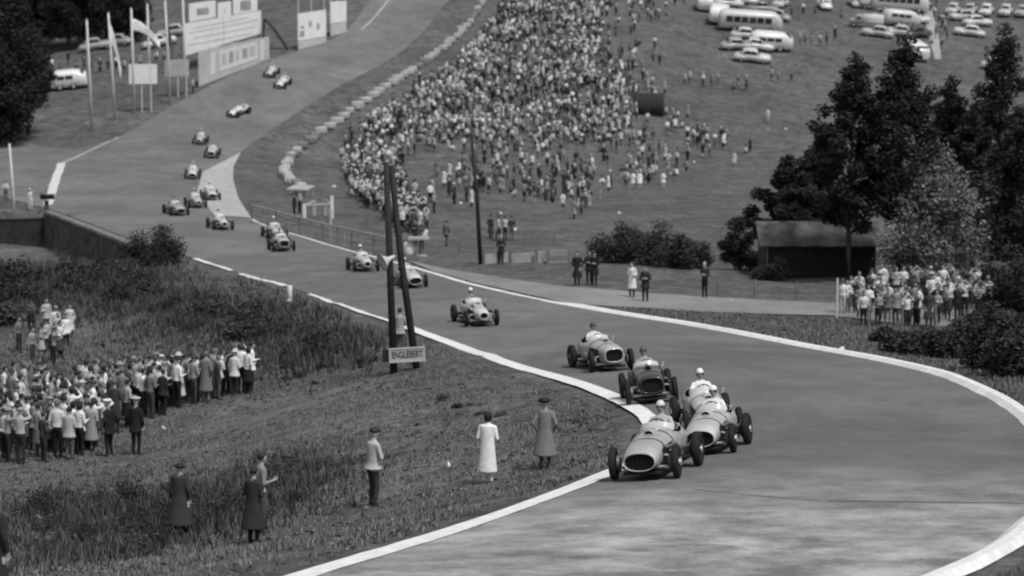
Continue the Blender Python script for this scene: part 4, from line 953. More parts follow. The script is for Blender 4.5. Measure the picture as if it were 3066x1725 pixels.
# loudspeaker horn
hz_ = (1117-775)/s_; hp = empty('loudspeaker', pb+Vector((topx*.5, -.16, hz_))); tag(hp, 'pale horn loudspeaker clamped to the paired poles', 'loudspeaker')
mb = MB(); dirv = Vector((-.8, -.45, -.38)).normalized(); u_ = dirv.orthogonal().normalized(); w2 = dirv.cross(u_); rr = []
for t_, r_ in ((-.05, .05), (.05, .06), (.18, .09), (.30, .15), (.40, .23), (.46, .32)): rr.append([Vector((.12, 0, .16))+dirv*t_+u_*(r_*math.cos(a))+w2*(r_*math.sin(a)) for a in [2*math.pi*i/18 for i in range(18)]])
rr += [[Vector((.12, 0, .16))+dirv*t_+u_*(r_*math.cos(a))+w2*(r_*math.sin(a)) for a in [2*math.pi*i/18 for i in range(18)]] for t_, r_ in ((.45, .305), (.35, .19), (.15, .07))]
mb.rings(rr); mb.build('horn', mat("horn_enamel", .55, .5, .1, 6), hp, True)
mb = MB(); mb.tube(Vector((.12, 0, .16)), Vector((.05, .1, .12)), .05, n=8); mb.box((.05, .1, .12), (.14, .10, .10)); mb.build('bracket', M_WOOD, hp)
# maker's board
sg = empty('sign_board', pb+Vector((0, -.2, 0))); tag(sg, 'pale board lettered ENGLEBERT nailed across the paired poles', 'sign')
x0, x1, z0, z1 = (1168-1180)/s_, (1272-1180)/s_, (1117-1077)/s_, (1117-1032)/s_
mb = MB(); tl = .10; wz = (z1-z0)/2; cz = (z0+z1)/2; Rr = Matrix.Rotation(-.06, 3, 'Y')
mb.box(((x0+x1)/2, 0, cz), (x1-x0, .04, .44), M=Rr); mb.build('board', mat("sign_cream", .42, .7, .15, 4), sg)
fr = MB()
for zf in (-.225, .225): fr.box(Vector(((x0+x1)/2, 0, cz))+Rr @ Vector((0, -.012, zf)), (x1-x0+.06, .06, .05), M=Rr)
for xf in (-1, 1): fr.box(Vector(((x0+x1)/2, 0, cz))+Rr @ Vector((xf*(x1-x0)/2, -.013, 0)), (.05, .058, .40), M=Rr)
fr.build('frame', mat("sign_frame", .50, .7), sg)
bx = MB(); bx.box((x0-.13, .03, cz-.04), (.22, .22, .42)); bx.build('junction_box', M_CHASSIS, sg)
def lettering(txt, size, m, parent, M, name='lettering', extrude=.004):
    cu = bpy.data.curves.new("txt", 'FONT'); cu.body = txt; cu.size = size; cu.align_x = 'CENTER'; cu.align_y = 'CENTER'; cu.extrude = extrude; cu.offset = size*.012
    t_ = bpy.data.objects.new("txt", cu); COL.objects.link(t_); bpy.context.view_layer.update()
    me = bpy.data.meshes.new_from_object(t_.evaluated_get(bpy.context.evaluated_depsgraph_get())); bpy.data.objects.remove(t_)
    me.name = name; me.materials.clear(); me.materials.append(m); o = bpy.data.objects.new(name, me); COL.objects.link(o); o.parent = parent; o.matrix_local = M; return o
M_INK = mat("sign_black", .02, .6)
lettering("ENGLEBERT", .25, M_INK, sg, Matrix.Translation(((x0+x1)/2, -.026, cz)) @ Matrix.Rotation(-.06, 4, 'Y') @ Matrix.Rotation(math.pi/2, 4, 'X') @ Matrix.Diagonal((.80, 1.25, 1, 1)))
p = base_at(1440, 792); sp_ = ppm(p); mb = MB(); mb.path([(0, 0, -.4), (-.22, 0, 4), (-.55, 0, (792-395)/sp_)], [.13, .12, .09], 10)
mb.tube((-.95, 0, (792-405)/sp_), (-.12, 0, (792-408)/sp_), .04, n=6); o = mb.build('telegraph_pole', M_WOOD, smooth=True); o.location = p; tag(o, 'single dark wooden pole standing beside the concrete panel wall', 'pole')
p = base_at(44, 668); sp_ = ppm(p); mb = MB(); mb.path([(0, 0, -.3), (-.05, 0, 2.5), (-.25, 0, (668-428)/sp_)], [.10, .095, .08], 10); o = mb.build('white_pole', M_LTPOLE, smooth=True); o.location = p; tag(o, 'pale pole at the stream abutment by the marshals', 'pole')
# white marker post on the bank by the track edge
p = base_at(868, 904); sp_ = ppm(p); hm = 52/sp_; mr_ = empty('marker_post', p); tag(mr_, 'stubby white marker post on a round foot beside the track line', 'bollard')
mb = MB(); mb.lathe([(0.05, .30), (.12, .28), (.17, .15)], 16, 'z'); mb.build('foot', M_WHITE, mr_, True)
mb = MB(); mb.lathe([(.12, .125), (hm*.6, .115), (hm-.03, .13), (hm, .10)], 14, 'z'); mb.build('post', M_WHITE, mr_, True)

# ------------------------------------------------------------------ hoardings, signs and flags
def board_between(name, label, a, b, h_a, h_b, m, thick=.12, lift=0.0, cat='billboard', up=0.0):
    """an upright panel whose foot runs between two image positions; heights in photo rows"""
    A, B = hit(*a), hit(*b); root = empty(name, (A.x, A.y, gz(A.x, A.y))); tag(root, label, cat)
    d = Vector((B.x-A.x, B.y-A.y, 0)); L_ = d.length; dz = gz(B.x, B.y)-gz(A.x, A.y); d.normalize(); n_ = Vector((d.y, -d.x, 0))
    return root, d, n_, L_, dz, ppm(A), ppm(B)
M_BOARD = mat("hoarding_white", .80, .7, .07, .8); M_BOARDG = mat("hoarding_grey", .48, .7, .12, .6); M_BOARDP = mat("hoarding_panel", .66, .7, .08, .6); M_FADE = mat("faded_print", .34, .8, .25, 1.0); M_TIMBER = mat("weathered_timber", .16, .9, .3, 3)
def panel(parent, name, d, n_, t0, t1, zl0, zl1, zh0, zh1, m, off_=0.0, th=.1):
    """panel from t0..t1 along d, lower edge zl0->zl1, upper zh0->zh1"""
    q = MB(); P = lambda t_, o_, z_: d*t_+n_*o_+Vector((0, 0, z_))
    q.rings([[P(t0, off_-th/2, zl0), P(t0, off_+th/2, zl0), P(t0, off_+th/2, zh0), P(t0, off_-th/2, zh0)], [P(t1, off_-th/2, zl1), P(t1, off_+th/2, zl1), P(t1, off_+th/2, zh1), P(t1, off_-th/2, zh1)]])
    return q.build(name, m, parent)
# lower grey hoarding along the road
root, d, n_, L_, dz, sa, sb = board_between('roadside_hoarding', 'long grey roadside hoarding with pale lettered panels', (595,266), (806,182), 0, 0, M_BOARDG)
ha, hb = 112/sa, 72/sb; f_ = lambda t_: t_/L_
Z = lambda t_, q: dz*t_/L_+q*(ha+(hb-ha)*t_/L_)
def pan(nm, a, b, lo, hi, m, off_, th=.04): return panel(root, nm, d, n_, L_*a, L_*b, Z(L_*a, lo), Z(L_*b, lo), Z(L_*a, hi), Z(L_*b, hi), m, off_, th)
nplank = 7
for i in range(nplank): pan('board_panel', i/nplank+.002, (i+1)/nplank-.002, 0, 1.0+(.02 if i % 2 else 0), M_BOARDG, 0, .10)
pan('pale_panel', .16, .22, .25, .88, M_BOARDP, .075); pan('pale_panel', .28, .82, .26, .90, M_BOARDP, .075); pan('pale_panel', .86, .91, .15, .92, M_BOARDP, .075)
for i, (a, b) in enumerate(((.31, .37), (.41, .47), (.50, .55), (.60, .67), (.70, .78))): pan('faded_lettering', a, b, .42, .78, M_FADE if i % 2 else mat("faded_print_light", .47, .8), .10, .02)
pan('base_board', 0, 1, -.02, .07, M_TIMBER, .08)
# tall white board behind it with three small boards on top
root, d, n_, L_, dz, sa, sb = board_between('tall_hoarding', 'tall white hoarding with three small boards along its top', (552,225), (782,148), 0, 0, M_BOARD)
hz0 = lambda t_: dz*t_/L_
Zt = lambda t_, row0, row1: (hz0(t_)+ (((225-row0)/sa)*(1-t_/L_)+((148-row1)/sb)*t_/L_))
def pan2(nm, a, b, lo, hi, m, off_, th=.05):
    q = lambda t_, w_: Zt(L_*t_, *w_)
    return panel(root, nm, d, n_, L_*a, L_*b, q(a, lo), q(b, lo), q(a, hi), q(b, hi), m, off_, th)
pan2('board_panel', 0, .495, (168, 100), (73, 32), M_BOARD, 0, .10); pan2('board_panel', .505, 1.0, (168, 100), (73, 32), M_BOARD, 0, .10)
for k_, (lo, hi) in enumerate((((104, 60), (101, 57)), ((122, 78), (119, 75)), ((140, 96), (137, 93)), ((92, 48), (89, 45)))): pan2('print_line', .06+.05*(k_ % 2), .95-.04*k_, lo, hi, mat("print_pale", .52, .8, .2, 2), .06, .02)
for a, b, r0, r1 in ((.07, .40, 58, 5), (.43, .60, 62, 14), (.63, .95, 60, -4)):
    t_ = (a+b)/2; pan2('small_board', a, b, (r0+12, r0-30), (r1+10, r1-22), M_BOARD, .02, .08); pan2('faded_print', a+.09, b-.09, (r0-6, r0-48+14), (r1+26, r1-6+8), M_FADE, .07, .02)
for a in (.02, .33, .66, .98): pan2('post', a-.008, a+.008, (232, 156), (73, 32), M_TIMBER, -.12, .10)
# two further white boards up the road
for (a, b, top, topb, lb, bot, botb) in (((893,152), (976,128), 42, 30, 'white square hoarding with a few dark marks up the road', 122, 108), ((990,112), (1037,98), 6, 3, 'small white hoarding highest up beside the road', 70, 64)):
    root, d, n_, L_, dz, sa, sb = board_between('white_hoarding', lb, a, b, 0, 0, M_BOARD)
    za = lambda r: (a[1]-r)/sa; zb2 = lambda r: dz+(b[1]-r)/sb
    panel(root, 'board_panel', d, n_, 0, L_, za(bot), zb2(botb), za(top), zb2(topb), M_BOARD, 0, .08)
    panel(root, 'lower_panel', d, n_, 0, L_, za(a[1]-2), zb2(b[1]-2), za(bot+1), zb2(botb+1), M_BOARDG, 0, .06)
    for t_ in (.04, .5, .96): panel(root, 'post', d, n_, L_*t_-.05, L_*t_+.05, 0, dz*t_, za(top-34), zb2(topb-34), M_LTPOLE, -.09, .09)
    if a[0] < 950:
        for (u0, u1, q0, q1) in ((.05, .22, .12, .34), (.08, .2, .42, .52), (.37, .49, .45, .66), (.66, .76, .28, .52)):
            hp_ = lambda t_, q: (za(bot)+(za(top)-za(bot))*q)*(1-t_)+(zb2(botb)+(zb2(topb)-zb2(botb))*q)*t_
            panel(root, 'dark_mark', d, n_, L_*u0, L_*u1, hp_(u0, q0), hp_(u1, q0), hp_(u0, q1), hp_(u1, q1), M_FADE, .05, .02)
# dark open staircase between the hoardings
p = base_at(862, 150); sp_ = ppm(p); st = empty('timber_stair', p); tag(st, 'dark timber stair leaning between two hoardings', 'stairs'); Ls = 70/sp_
for s1 in (0, .9):
    mb = MB(); mb.path([(0, s1, 0), (-Ls*.55, s1, Ls*.85), (-Ls, s1, Ls*1.35)], .11, 6); mb.build('stringer', M_WOOD, st)
for i in range(7): mb = MB(); mb.box((-Ls*(i+.5)/7.5, .45, Ls*1.35*(i+.5)/7.5), (.28, .95, .06)); mb.build('tread', M_WOOD, st)
mb = MB(); mb.tube((-Ls, 0, Ls*1.35), (-Ls-.3, 0, 0), .07, n=6); mb.tube((-Ls, .9, Ls*1.35), (-Ls-.3, .9, 0), .07, n=6); mb.build('leg', M_WOOD, st)
# signs on legs
for (bx0, bx1, t0, t1, by, lb, m_, legs) in ((389,472,191,250,338,'plain white sign panel on three legs among the flagpoles',M_WHITE,(402,425,452)), (496,567,177,228,292,'plain grey sign panel on three legs beside the tall hoarding',M_GREYPT,(508,533,558))):
    p = base_at((bx0+bx1)/2, by); s2 = ppm(p); root = empty('leg_sign', p); tag(root, lb, 'sign'); wd = (bx1-bx0)/s2; zt, zb_ = (by-t0)/s2, (by-t1)/s2; mx = (bx0+bx1)/2
    mb = MB(); mb.box((0, 0, (zt+zb_)/2), (wd, .08, zt-zb_), .12); mb.build('panel', m_, root)
    for lx in legs: mb = MB(); mb.tube(((lx-mx)/s2, .1, -.3), ((lx-mx)/s2, .1, zt-.1), .07, n=8); mb.build('leg', M_LTPOLE, root)
M_FLAG = mat("flag_cloth_pale", .78, .9, .15, 2); M_FLAG_D = mat("flag_cloth_dark", .10, .9, .2, 2); M_FLAG_M = mat("flag_cloth_grey", .28, .9, .2, 2)
def flagpole(bx_, by, tx, ty, flag, lb):
    p = base_at(bx_, by); s2 = ppm(p); root = empty('flagpole', p); tag(root, lb, 'flagpole', 'flagpoles by the junction'); H = (by-ty)/s2; dx = (tx-bx_)/s2
    mb = MB(); mb.path([(0, 0, -.3), (dx*.5, 0, H*.5), (dx, 0, H)], [.15, .14, .11], 8); mb.build('pole', M_LTPOLE, root, True)
    mb = MB(); mb.ball((dx, 0, H+.06), .10, 8); mb.build('finial', M_LTPOLE, root, True)
    if flag:
        m_, L_, wd, drop, z0 = flag; rr = []
        for i in range(13):     # hanging, folded cloth
            t_ = i/12; ring = []
            for k in range(7):
                v_ = k/6; ring.append((dx+.08+L_*t_*.8, .18*math.sin(t_*9+v_*2)*t_, H-z0-drop*t_*t_-drop*.35*t_-wd*v_*(1-.45*t_)))
            rr.append(ring)
        mb = MB(); mb.rings(rr, False, False, 0, False); o = mb.build('flag', m_, root, True); so_ = o.modifiers.new('thick', 'SOLIDIFY'); so_.thickness = .02
flagpole(276, 389, 267, 62, None, 'bare flagpole standing first from the side road')
flagpole(345, 361, 331, 42, (M_FLAG, 1.4, 2.0, 3.6, 1.0), 'flagpole with a limp pale flag')
flagpole(403, 341, 399, 28, (M_FLAG, 3.6, 1.3, 1.8, 1.0), 'flagpole flying a long pale banner')
flagpole(452, 330, 447, 15, (M_FLAG_D, 1.0, 2.0, 2.2, 1.6), 'flagpole with a hanging dark flag behind the white sign')
flagpole(510, 312, 500, 5, (M_FLAG_D, .9, 2.0, 2.0, 2.2), 'flagpole with a dark flag at the grey sign')
flagpole(556, 280, 552, -20, None, 'bare flagpole at the end of the tall hoarding')

# ------------------------------------------------------------------ bales, rail, pens
M_STRAW_D = mat("damp_straw", .22, .95, .4, 5, bump=.8, bscale=20)
M_STRAW = mat("straw", .42, .95, .35, 5, bump=.8, bscale=20)
def bale_mesh(seed):
    r_ = random.Random(seed); bm_ = bmesh.new(); bmesh.ops.create_cube(bm_, size=1.0); bmesh.ops.subdivide_edges(bm_, edges=bm_.edges[:], cuts=3, use_grid_fill=True)
    for v in bm_.verts:
        c = v.co.copy(); k_ = max(abs(c.x), abs(c.y), abs(c.z)); l_ = c.length
        v.co = c*(1-.14*(l_-.5)/.37)*(1+r_.uniform(-.05, .05))
        v.co.x *= 1.55; v.co.y *= .8; v.co.z *= .72
    me = bpy.data.meshes.new("straw_bale"); bm_.to_mesh(me); bm_.free(); me.materials.append(M_STRAW_D if seed == 3 else M_STRAW); me.polygons.foreach_set('use_smooth', np.ones(len(me.polygons), bool)); return me
BALES = [bale_mesh(i) for i in range(4)]
bl = trace([(905,585),(893,567),(853,528),(862,492),(885,462),(925,432),(964,400),(1004,372),(1066,327),(1125,287),(1181,250),(1236,215),(1300,168),(1351,128),(1387,95),(1419,54),(1447,8),(1462,-20)], 18, .25)
acc = 0; k = 0; last = None
for i, q in enumerate(bl[:-2]):
    if last is None or (q-last).length > (2.5 if q.y < 235 else 2.2):
        dv = bl[i+1]-q; o = bpy.data.objects.new("straw_bale", BALES[random.choice((0, 1, 2, 0, 1, 3))]); COL.objects.link(o)
        o.location = (q.x+random.uniform(-.12, .12), q.y, gz(q.x, q.y)+.30); o.rotation_euler = (0, random.uniform(-.05, .05), math.atan2(dv.y, dv.x)+random.uniform(-.18, .18)); s3 = random.uniform(.95, 1.25); o.scale = (s3, s3, s3*random.uniform(.9, 1.15))
        tag(o, ('damp dark' if o.data is BALES[3] else 'pale')+' straw bale in the long row edging the downhill track', 'straw bale', 'straw bales edging the track'); last = q; k += 1
# light rail on posts beside the track
ral = trace([(754,662),(850,688),(940,715),(1022,738),(1100,758),(1185,778)], 20, .5); rl = empty('roadside_rail', (ral[0].x, ral[0].y, gz(ral[0].x, ral[0].y))); tag(rl, 'low timber rail with wire mesh along the meadow side of the track', 'fence')
ral = off(ral, .0); O = Vector(rl.location); hr = [ (662-615)/40.5, (778-716)/51 ]
pts = [Vector((q.x, q.y, gz(q.x, q.y)+hr[0]+(hr[1]-hr[0])*i/(len(ral)-1)))-O for i, q in enumerate(ral)]
M_RAIL = mat("pale_rail", .30, .8, .2, 3)
mb = MB(); mb.path(pts, .065, 6); mb.build('top_rail', M_RAIL, rl)
for i in range(0, len(pts), 5):
    mb = MB(); mb.tube((pts[i].x, pts[i].y, pts[i].z-hr[0]-.5), pts[i], .05, n=6); mb.build('post', M_RAIL if i % 2 else M_TIMBER, rl)
for dz_ in (.35, .7):
    mb = MB(); mb.path([p-Vector((0, 0, dz_)) for p in pts], .018, 4); mb.build('wire', M_TIMBER, rl)
# photographers' pen
p = base_at(912, 655); s2 = ppm(p); pn = empty('railed_pen', p); tag(pn, 'pale railed pen beside the rail end', 'fence')
for x_, y_, h_ in ((0, 0, 1.15), (2.0, .6, 1.7), (.5, 2.8, 1.2), (1.3, 3.2, 1.2)): mb = MB(); mb.box((x_, y_, h_/2-.1), (.22, .22, h_+.2)); mb.build('post', M_WHITE if y_ < 1 else M_GREYPT, pn)
for a, b in (((0, 0, 1.05), (2.0, .6, 1.1)), ((0, 0, 1.05), (.5, 2.8, 1.1)), ((2.0, .6, 1.15), (1.3, 3.2, 1.15))): mb = MB(); mb.tube(a, b, .07, n=6); mb.build('rail', M_GREYPT, pn)
p = base_at(990, 712); mb = MB(); s2 = ppm(p); mb.lathe([(-.2, .11), (2.0, .11), (2.05, .07)], 10, 'z'); o = mb.build('striped_post', M_GREYPT); o.location = p; tag(o, 'pale thin post in front of the rail', 'post')
p = base_at(900, 585); mb = MB(); mb.rings([[(-1.0, -.7, .5), (1.0, -.7, .5), (1.0, .7, .75), (-1.0, .7, .75)], [(-1.0, -.7, .62), (1.0, -.7, .62), (1.0, .7, .87), (-1.0, .7, .87)]])
for x_ in (-.85, .85):
    for y_ in (-.55, .55): mb.tube((x_, y_, -.1), (x_, y_, .6), .05, n=5)
o = mb.build('trestle_table', M_GREYPT); o.location = p; o.rotation_euler = (0, 0, -.4); tag(o, 'pale trestle table behind the railed pen', 'table')
bush(base_at(2310, 838), 1.4, 1.1, 'light weedy bush against the shed corner', M_LEAF_M, 171, 3500, .07)
p = base_at(1262, 766); root = empty('pedestal_desk', p); tag(root, 'grey flat topped pedestal desk by the track marshals', 'desk')
mb = MB(); mb.box((-.15, 0, 1.12), (1.25, .8, .14)); mb.build('top', M_GREYPT, root); mb = MB(); mb.tube((0, 0, 0), (0, 0, 1.08), .16, n=10); mb.build('pedestal', M_TIMBER, root); mb = MB(); mb.lathe([(0, .35), (.1, .33), (.12, .1)], 14, 'z'); mb.build('foot', M_GREYPT, root)
p = base_at(1224, 764); mb = MB(); mb.lathe([(0, .26), (.2, .32), (.45, .34), (.7, .31), (.82, .26)], 16, 'z'); o = mb.build('barrel', M_WHITE, smooth=True); o.location = p; tag(o, 'white barrel standing beside the pedestal desk', 'barrel')
# concrete panel wall by the lane
root = empty('panel_wall', base_at(1450, 792)); tag(root, 'low pale concrete panel wall between dark posts near the bushes', 'wall'); O = Vector(root.location)
M_PANEL = mat("concrete_panel", .30, .9, .25, 1.5)
for a, b, z0, z1 in ((1450, 1528, .05, .62), (1530, 1601, .05, .62), (1609, 1634, .1, .72), (1646, 1700, .42, .80), (1610, 1700, -.02, .10)):
    A, B = hit(a, 791-(a-1450)*.015), hit(b, 791-(b-1450)*.015); d = Vector((B.x-A.x, B.y-A.y, 0)); L_ = d.length; d.normalize(); q = MB()
    q.box((A+B)/2-O+Vector((0, 0, (z0+z1)/2)), (L_, .1, z1-z0), math.atan2(d.y, d.x)); q.build('panel', M_PANEL, root)
for a in (1447, 1530, 1605, 1640, 1703):
    A = hit(a, 791); q = MB(); q.box(A-O+Vector((0, .12, .35)), (.14, .14, 1.0)); q.build('post', M_TIMBER, root)
# shed in the grove
p = base_at(2290, 832); s2 = ppm(p); sh = empty('shed', p); tag(sh, 'dark boarded shed with pale roof under the grove trees', 'shed'); Lx = 330/s2; D_ = 3.6; hw_ = 104/s2; hrf = 2.95
M_BOARDD = mat("black_boards", .02, .85, .3, 6); M_SHEDG = mat("grey_boards", .075, .9, .3, 5); M_SHEDR = mat("mossy_roof", .085, .8, .8, .9)
nb = 16
for i in range(nb): q = MB(); q.box((Lx*(i+.5)/nb, 0, hw_/2), (Lx/nb-.015, .06+(i % 3)*.012, hw_)); q.build('plank', M_BOARDD, sh)
q = MB(); q.rings([[(-.02, 0, 0), (-.02, D_, 0), (-.02, D_, hw_), (-.02, D_/2, hrf), (-.02, 0, hw_)], [(.06, 0, 0), (.06, D_, 0), (.06, D_, hw_), (.06, D_/2, hrf), (.06, 0, hw_)]]); q.build('gable', M_SHEDG, sh)
q = MB(); q.box((Lx, D_/2, hw_/2), (.06, D_, hw_)); q.build('end_wall', M_BOARDD, sh); q = MB(); q.box((Lx/2, D_, hw_/2), (Lx, .06, hw_)); q.build('rear_wall', M_BOARDD, sh)
for s1 in (0, 1):
    nsh = 7
    for i in range(nsh):
        x_0, x_1 = -.35+(Lx+.7)*i/nsh, -.35+(Lx+.7)*(i+1)/nsh+.02; ya, yb = (-.3, D_/2) if s1 == 0 else (D_+.3, D_/2); za = hw_-.12; q = MB()
        q.rings([[(x_0, ya, za), (x_1, ya, za), (x_1, yb, hrf), (x_0, yb, hrf)], [(x_0, ya, za+.05+.008*(i % 2)), (x_1, ya, za+.05+.008*(i % 2)), (x_1, yb, hrf+.05+.008*(i % 2)), (x_0, yb, hrf+.05+.008*(i % 2))]]); q.build('roof_sheet', M_SHEDR, sh)
q = MB(); q.tube((.1, -.06, 0), (.1, -.06, hw_), .05, n=6); q.build('corner_post', M_TIMBER, sh)
# dark canvas screen in the meadow
p = base_at(1942, 348); s2 = ppm(p); cs = empty('canvas_screen', p); tag(cs, 'large dark canvas screen standing among the spectators', 'screen'); wd, ht = 93/s2, 70/s2
q = MB(); rr = [[(-wd/2+wd*k/8, .06*math.sin(k*1.7), z_) for k in range(9)] for z_ in (.05, ht*.5, ht)]; q.rings(rr, False, False, 0, False); o = q.build('canvas', mat("dark_canvas", .035, .9, .15, 2), cs, True); so_ = o.modifiers.new('t', 'SOLIDIFY'); so_.thickness = .03
for x_ in (-wd/2, 0, wd/2): q = MB(); q.tube((x_, .1, -.3), (x_, .1, ht+.05), .05, n=6); q.build('pole', M_TIMBER, cs)
# post and wire fence at the side lane in front of the right-hand crowd
for i, (bx_, by, hh) in enumerate(((2505,952,1.9),(2600,992,1.2),(2700,998,1.2),(2800,990,1.2),(2385,900,1.0),(2260,893,1.0),(2150,885,1.0),(1660,735,1.0),(1375,752,1.0),(1570,738,1.0))):
    p = base_at(bx_, by); q = MB(); q.tube((0, 0, -.3), (0, 0, hh), .055, n=7); o = q.build('fence_post', M_LTPOLE if i == 0 else M_TIMBER); o.location = p
    tag(o, 'pale tall fence post at the near corner of the fenced crowd' if i == 0 else 'short dark fence post at the edge of lane or meadow', 'post', None if i == 0 else 'short fence posts')
# scraps of paper on the grass
M_PAPER = mat("paper", .7, .8)
for i, (bx_, by) in enumerate([(490,1287),(283,1348),(117,1557),(1345,1400),(1895,742),(2190,903),(2300,390),(2353,388),(2102,468),(2080,487),(1500,640),(1380,610),(1855,640),(2010,520),(1540,690),(2520,1050),(2880,440),(1170,690),(1000,560)]):
    p = hit(bx_, by); q = MB(); r_ = random.Random(i); w_ = r_.uniform(.05, .09) if by > 900 else .17
    q.rings([[(-w_, -w_*.6, .03), (w_, -w_*.5, .06), (w_*.9, w_*.6, .12), (-w_*.8, w_*.7, .05)], [(-w_*.9, -w_*.5, .07), (w_, -w_*.4, .10), (w_*.8, w_*.5, .18), (-w_*.8, w_*.6, .11)]])
    o = q.build('paper_scrap', M_PAPER); o.location = (p.x, p.y, gz(p.x, p.y)-.02); o.rotation_euler = (0, 0, r_.uniform(0, 3)); tag(o, 'white scrap of paper lying on the grass', 'litter', 'scraps of paper on the grass')

# ------------------------------------------------------------------ parked vehicles
M_VGLASS = mat("vehicle_glass", .03, .1, spec=.6); M_CHROME = mat("chrome", .7, .2, metal=.8)
def sect(x, hw, z0, z1, e=3.2, n=16):
    return body_ring(x, hw, z0, z1, e, n)
def wheel_simple():
    q = MB(); q.lathe([(-.09, .2), (-.10, .30), (-.06, .34), (.06, .34), (.10, .30), (.09, .2)], 18); t_ = q.build('tyre', M_TYRE, smooth=True, link=False).data
    q = MB(); q.lathe([(-.08, .05), (-.08, .2), (.085, .2), (.10, .12), (.11, .03)], 14); return t_, q.build('wheel', M_STEEL, smooth=True, link=False).data
WT, WH = wheel_simple()
def add_wheels(root, xs, y, R=.34):
    for x_ in xs:
        for s1 in (1, -1):
            w_ = child('wheel', WH, root, None, (x_, s1*y, R), (0, 0, math.pi if s1 < 0 else 0)); w_.scale = (R/.34,)*3; child('tyre', WT, w_)
VM = {}
def sedan_meshes():
    D = {}
    b = MB(); b.rings([sect(*q) for q in ((2.12,.50,.42,.80),(2.02,.60,.34,.95),(1.7,.66,.30,1.02),(1.0,.72,.28,1.06),(.4,.80,.27,1.08),(-.6,.81,.27,1.08),(-1.2,.78,.28,1.06),(-1.8,.70,.32,.98),(-2.1,.58,.40,.82),(-2.2,.45,.45,.70))]); D['body'] = b
    c = MB(); c.rings([sect(*q) for q in ((.86,.62,.9,1.06,3.5),(.62,.66,.9,1.30,3.5),(.42,.67,.9,1.54,3.5),(.1,.68,.9,1.63,3.5),(-.6,.68,.9,1.63,3.5),(-1.05,.66,.9,1.52,3.5),(-1.4,.60,.9,1.24,3.5),(-1.6,.52,.9,1.04,3.5))]); D['cabin'] = c
    for s1, nm in ((1, 'l'), (-1, 'r')):
        pass
    return D
def boxq(pts, nrm, th=.015):
    q = MB(); n_ = Vector(nrm)*th; P = [Vector(p) for p in pts]; q.rings([[p-n_ for p in P], [p+n_ for p in P]]); return q
def build_sedan(name):
    root = empty(name); D = sedan_meshes(); D['body'].build('body', M_DARK, root, True); D['cabin'].build('cabin', M_DARK, root, True)
    for s1 in (1, -1):
        boxq([(.52, s1*.665, 1.12), (.34, s1*.662, 1.46), (-.16, s1*.668, 1.50), (-.16, s1*.685, 1.12)], (0, s1, 0), .02).build('window', M_VGLASS, root); boxq([(-.24, s1*.685, 1.12), (-.24, s1*.668, 1.50), (-.88, s1*.662, 1.48), (-1.15, s1*.66, 1.14)], (0, s1, 0), .02).build('window', M_VGLASS, root)
        q = MB(); q.rings([sect(1.98,.10,.40,.78,2.2,12), sect(1.9,.16,.32,.86,2.3,12), sect(1.3,.19,.30,.92,2.4,12), sect(.6,.14,.30,.80,2.4,12), sect(.2,.03,.40,.6,2.2,12)]); o = q.build('front_fender', M_DARK, root, True); o.location = (0, s1*.70, 0)
        q = MB(); q.rings([sect(-.55,.03,.4,.6,2.2,12), sect(-.9,.13,.32,.84,2.4,12), sect(-1.4,.16,.32,.88,2.4,12), sect(-1.9,.12,.36,.76,2.3,12), sect(-2.1,.04,.45,.62,2.2,12)]); o = q.build('rear_fender', M_DARK, root, True); o.location = (0, s1*.70, 0)
        q = MB(); q.lathe([(0, .10), (.04, .09), (.06, .04)], 12, 'x', (1.95, s1*.70, .70)); q.build('headlight', M_CHROME, root, True)
    boxq([(.82, -.54, 1.12), (.82, .54, 1.12), (.52, .50, 1.46), (.52, -.50, 1.46)], (.8, 0, .5), .03).build('windscreen', M_VGLASS, root); boxq([(-1.47, -.44, 1.18), (-1.47, .44, 1.18), (-1.18, .46, 1.44), (-1.18, -.46, 1.44)], (-.8, 0, .5), .03).build('rear_window', M_VGLASS, root)
    q = MB(); q.box((2.20, 0, .45), (.10, 1.5, .12)); q.build('bumper', M_CHROME, root); q = MB(); q.box((-2.25, 0, .45), (.10, 1.5, .12)); q.build('bumper', M_CHROME, root)
    q = MB()
    for i in range(6): q.box((2.12, 0, .55+i*.045), (.06, .5-.02*i, .02))
    q.build('grille', M_CHROME, root).parent = root
    add_wheels(root, (1.32, -1.32), .72); return root
def build_coach(name, L_=8.5, H=2.75):
    root = empty(name); b = MB(); h = L_/2
    b.rings([sect(*q, 5) for q in ((h,.85,.5,1.5),(h-.1,1.0,.42,1.9),(h-.45,1.14,.38,H-.45),(h-.95,1.17,.36,H-.08),(h-1.6,1.18,.35,H),(0,1.18,.35,H),(-h+.8,1.18,.36,H),(-h+.25,1.12,.38,H-.25),(-h,.95,.45,H-.7))]); b.build('body', M_DARK, root, True)
    nwi = int(L_-2)
    for s1 in (1, -1):
        for i in range(nwi):
            x_ = h-1.55-i*(L_-2.2)/nwi; boxq([(x_, s1*1.175, 1.40), (x_-.02, s1*1.165, H*.80), (x_-.88*(L_-2.2)/nwi, s1*1.165, H*.80), (x_-.88*(L_-2.2)/nwi, s1*1.175, 1.40)], (0, s1, 0), .025).build('window', M_VGLASS, root)
    boxq([(h-.16, -.85, 1.45), (h-.16, .85, 1.45), (h-.52, .85, 2.15), (h-.52, -.85, 2.15)], (.85, 0, .4), .06).build('windscreen', M_VGLASS, root)
    for s1 in (1, -1): q = MB(); q.lathe([(0, .13), (.05, .12), (.08, .05)], 12, 'x', (h-.04, s1*.72, .85)); q.build('headlight', M_CHROME, root, True)
    q = MB(); q.box((h+.05, 0, .5), (.12, 1.9, .18)); q.build('bumper', M_CHROME, root); add_wheels(root, (h-1.6, -h+2.0), 1.02, .46); return root
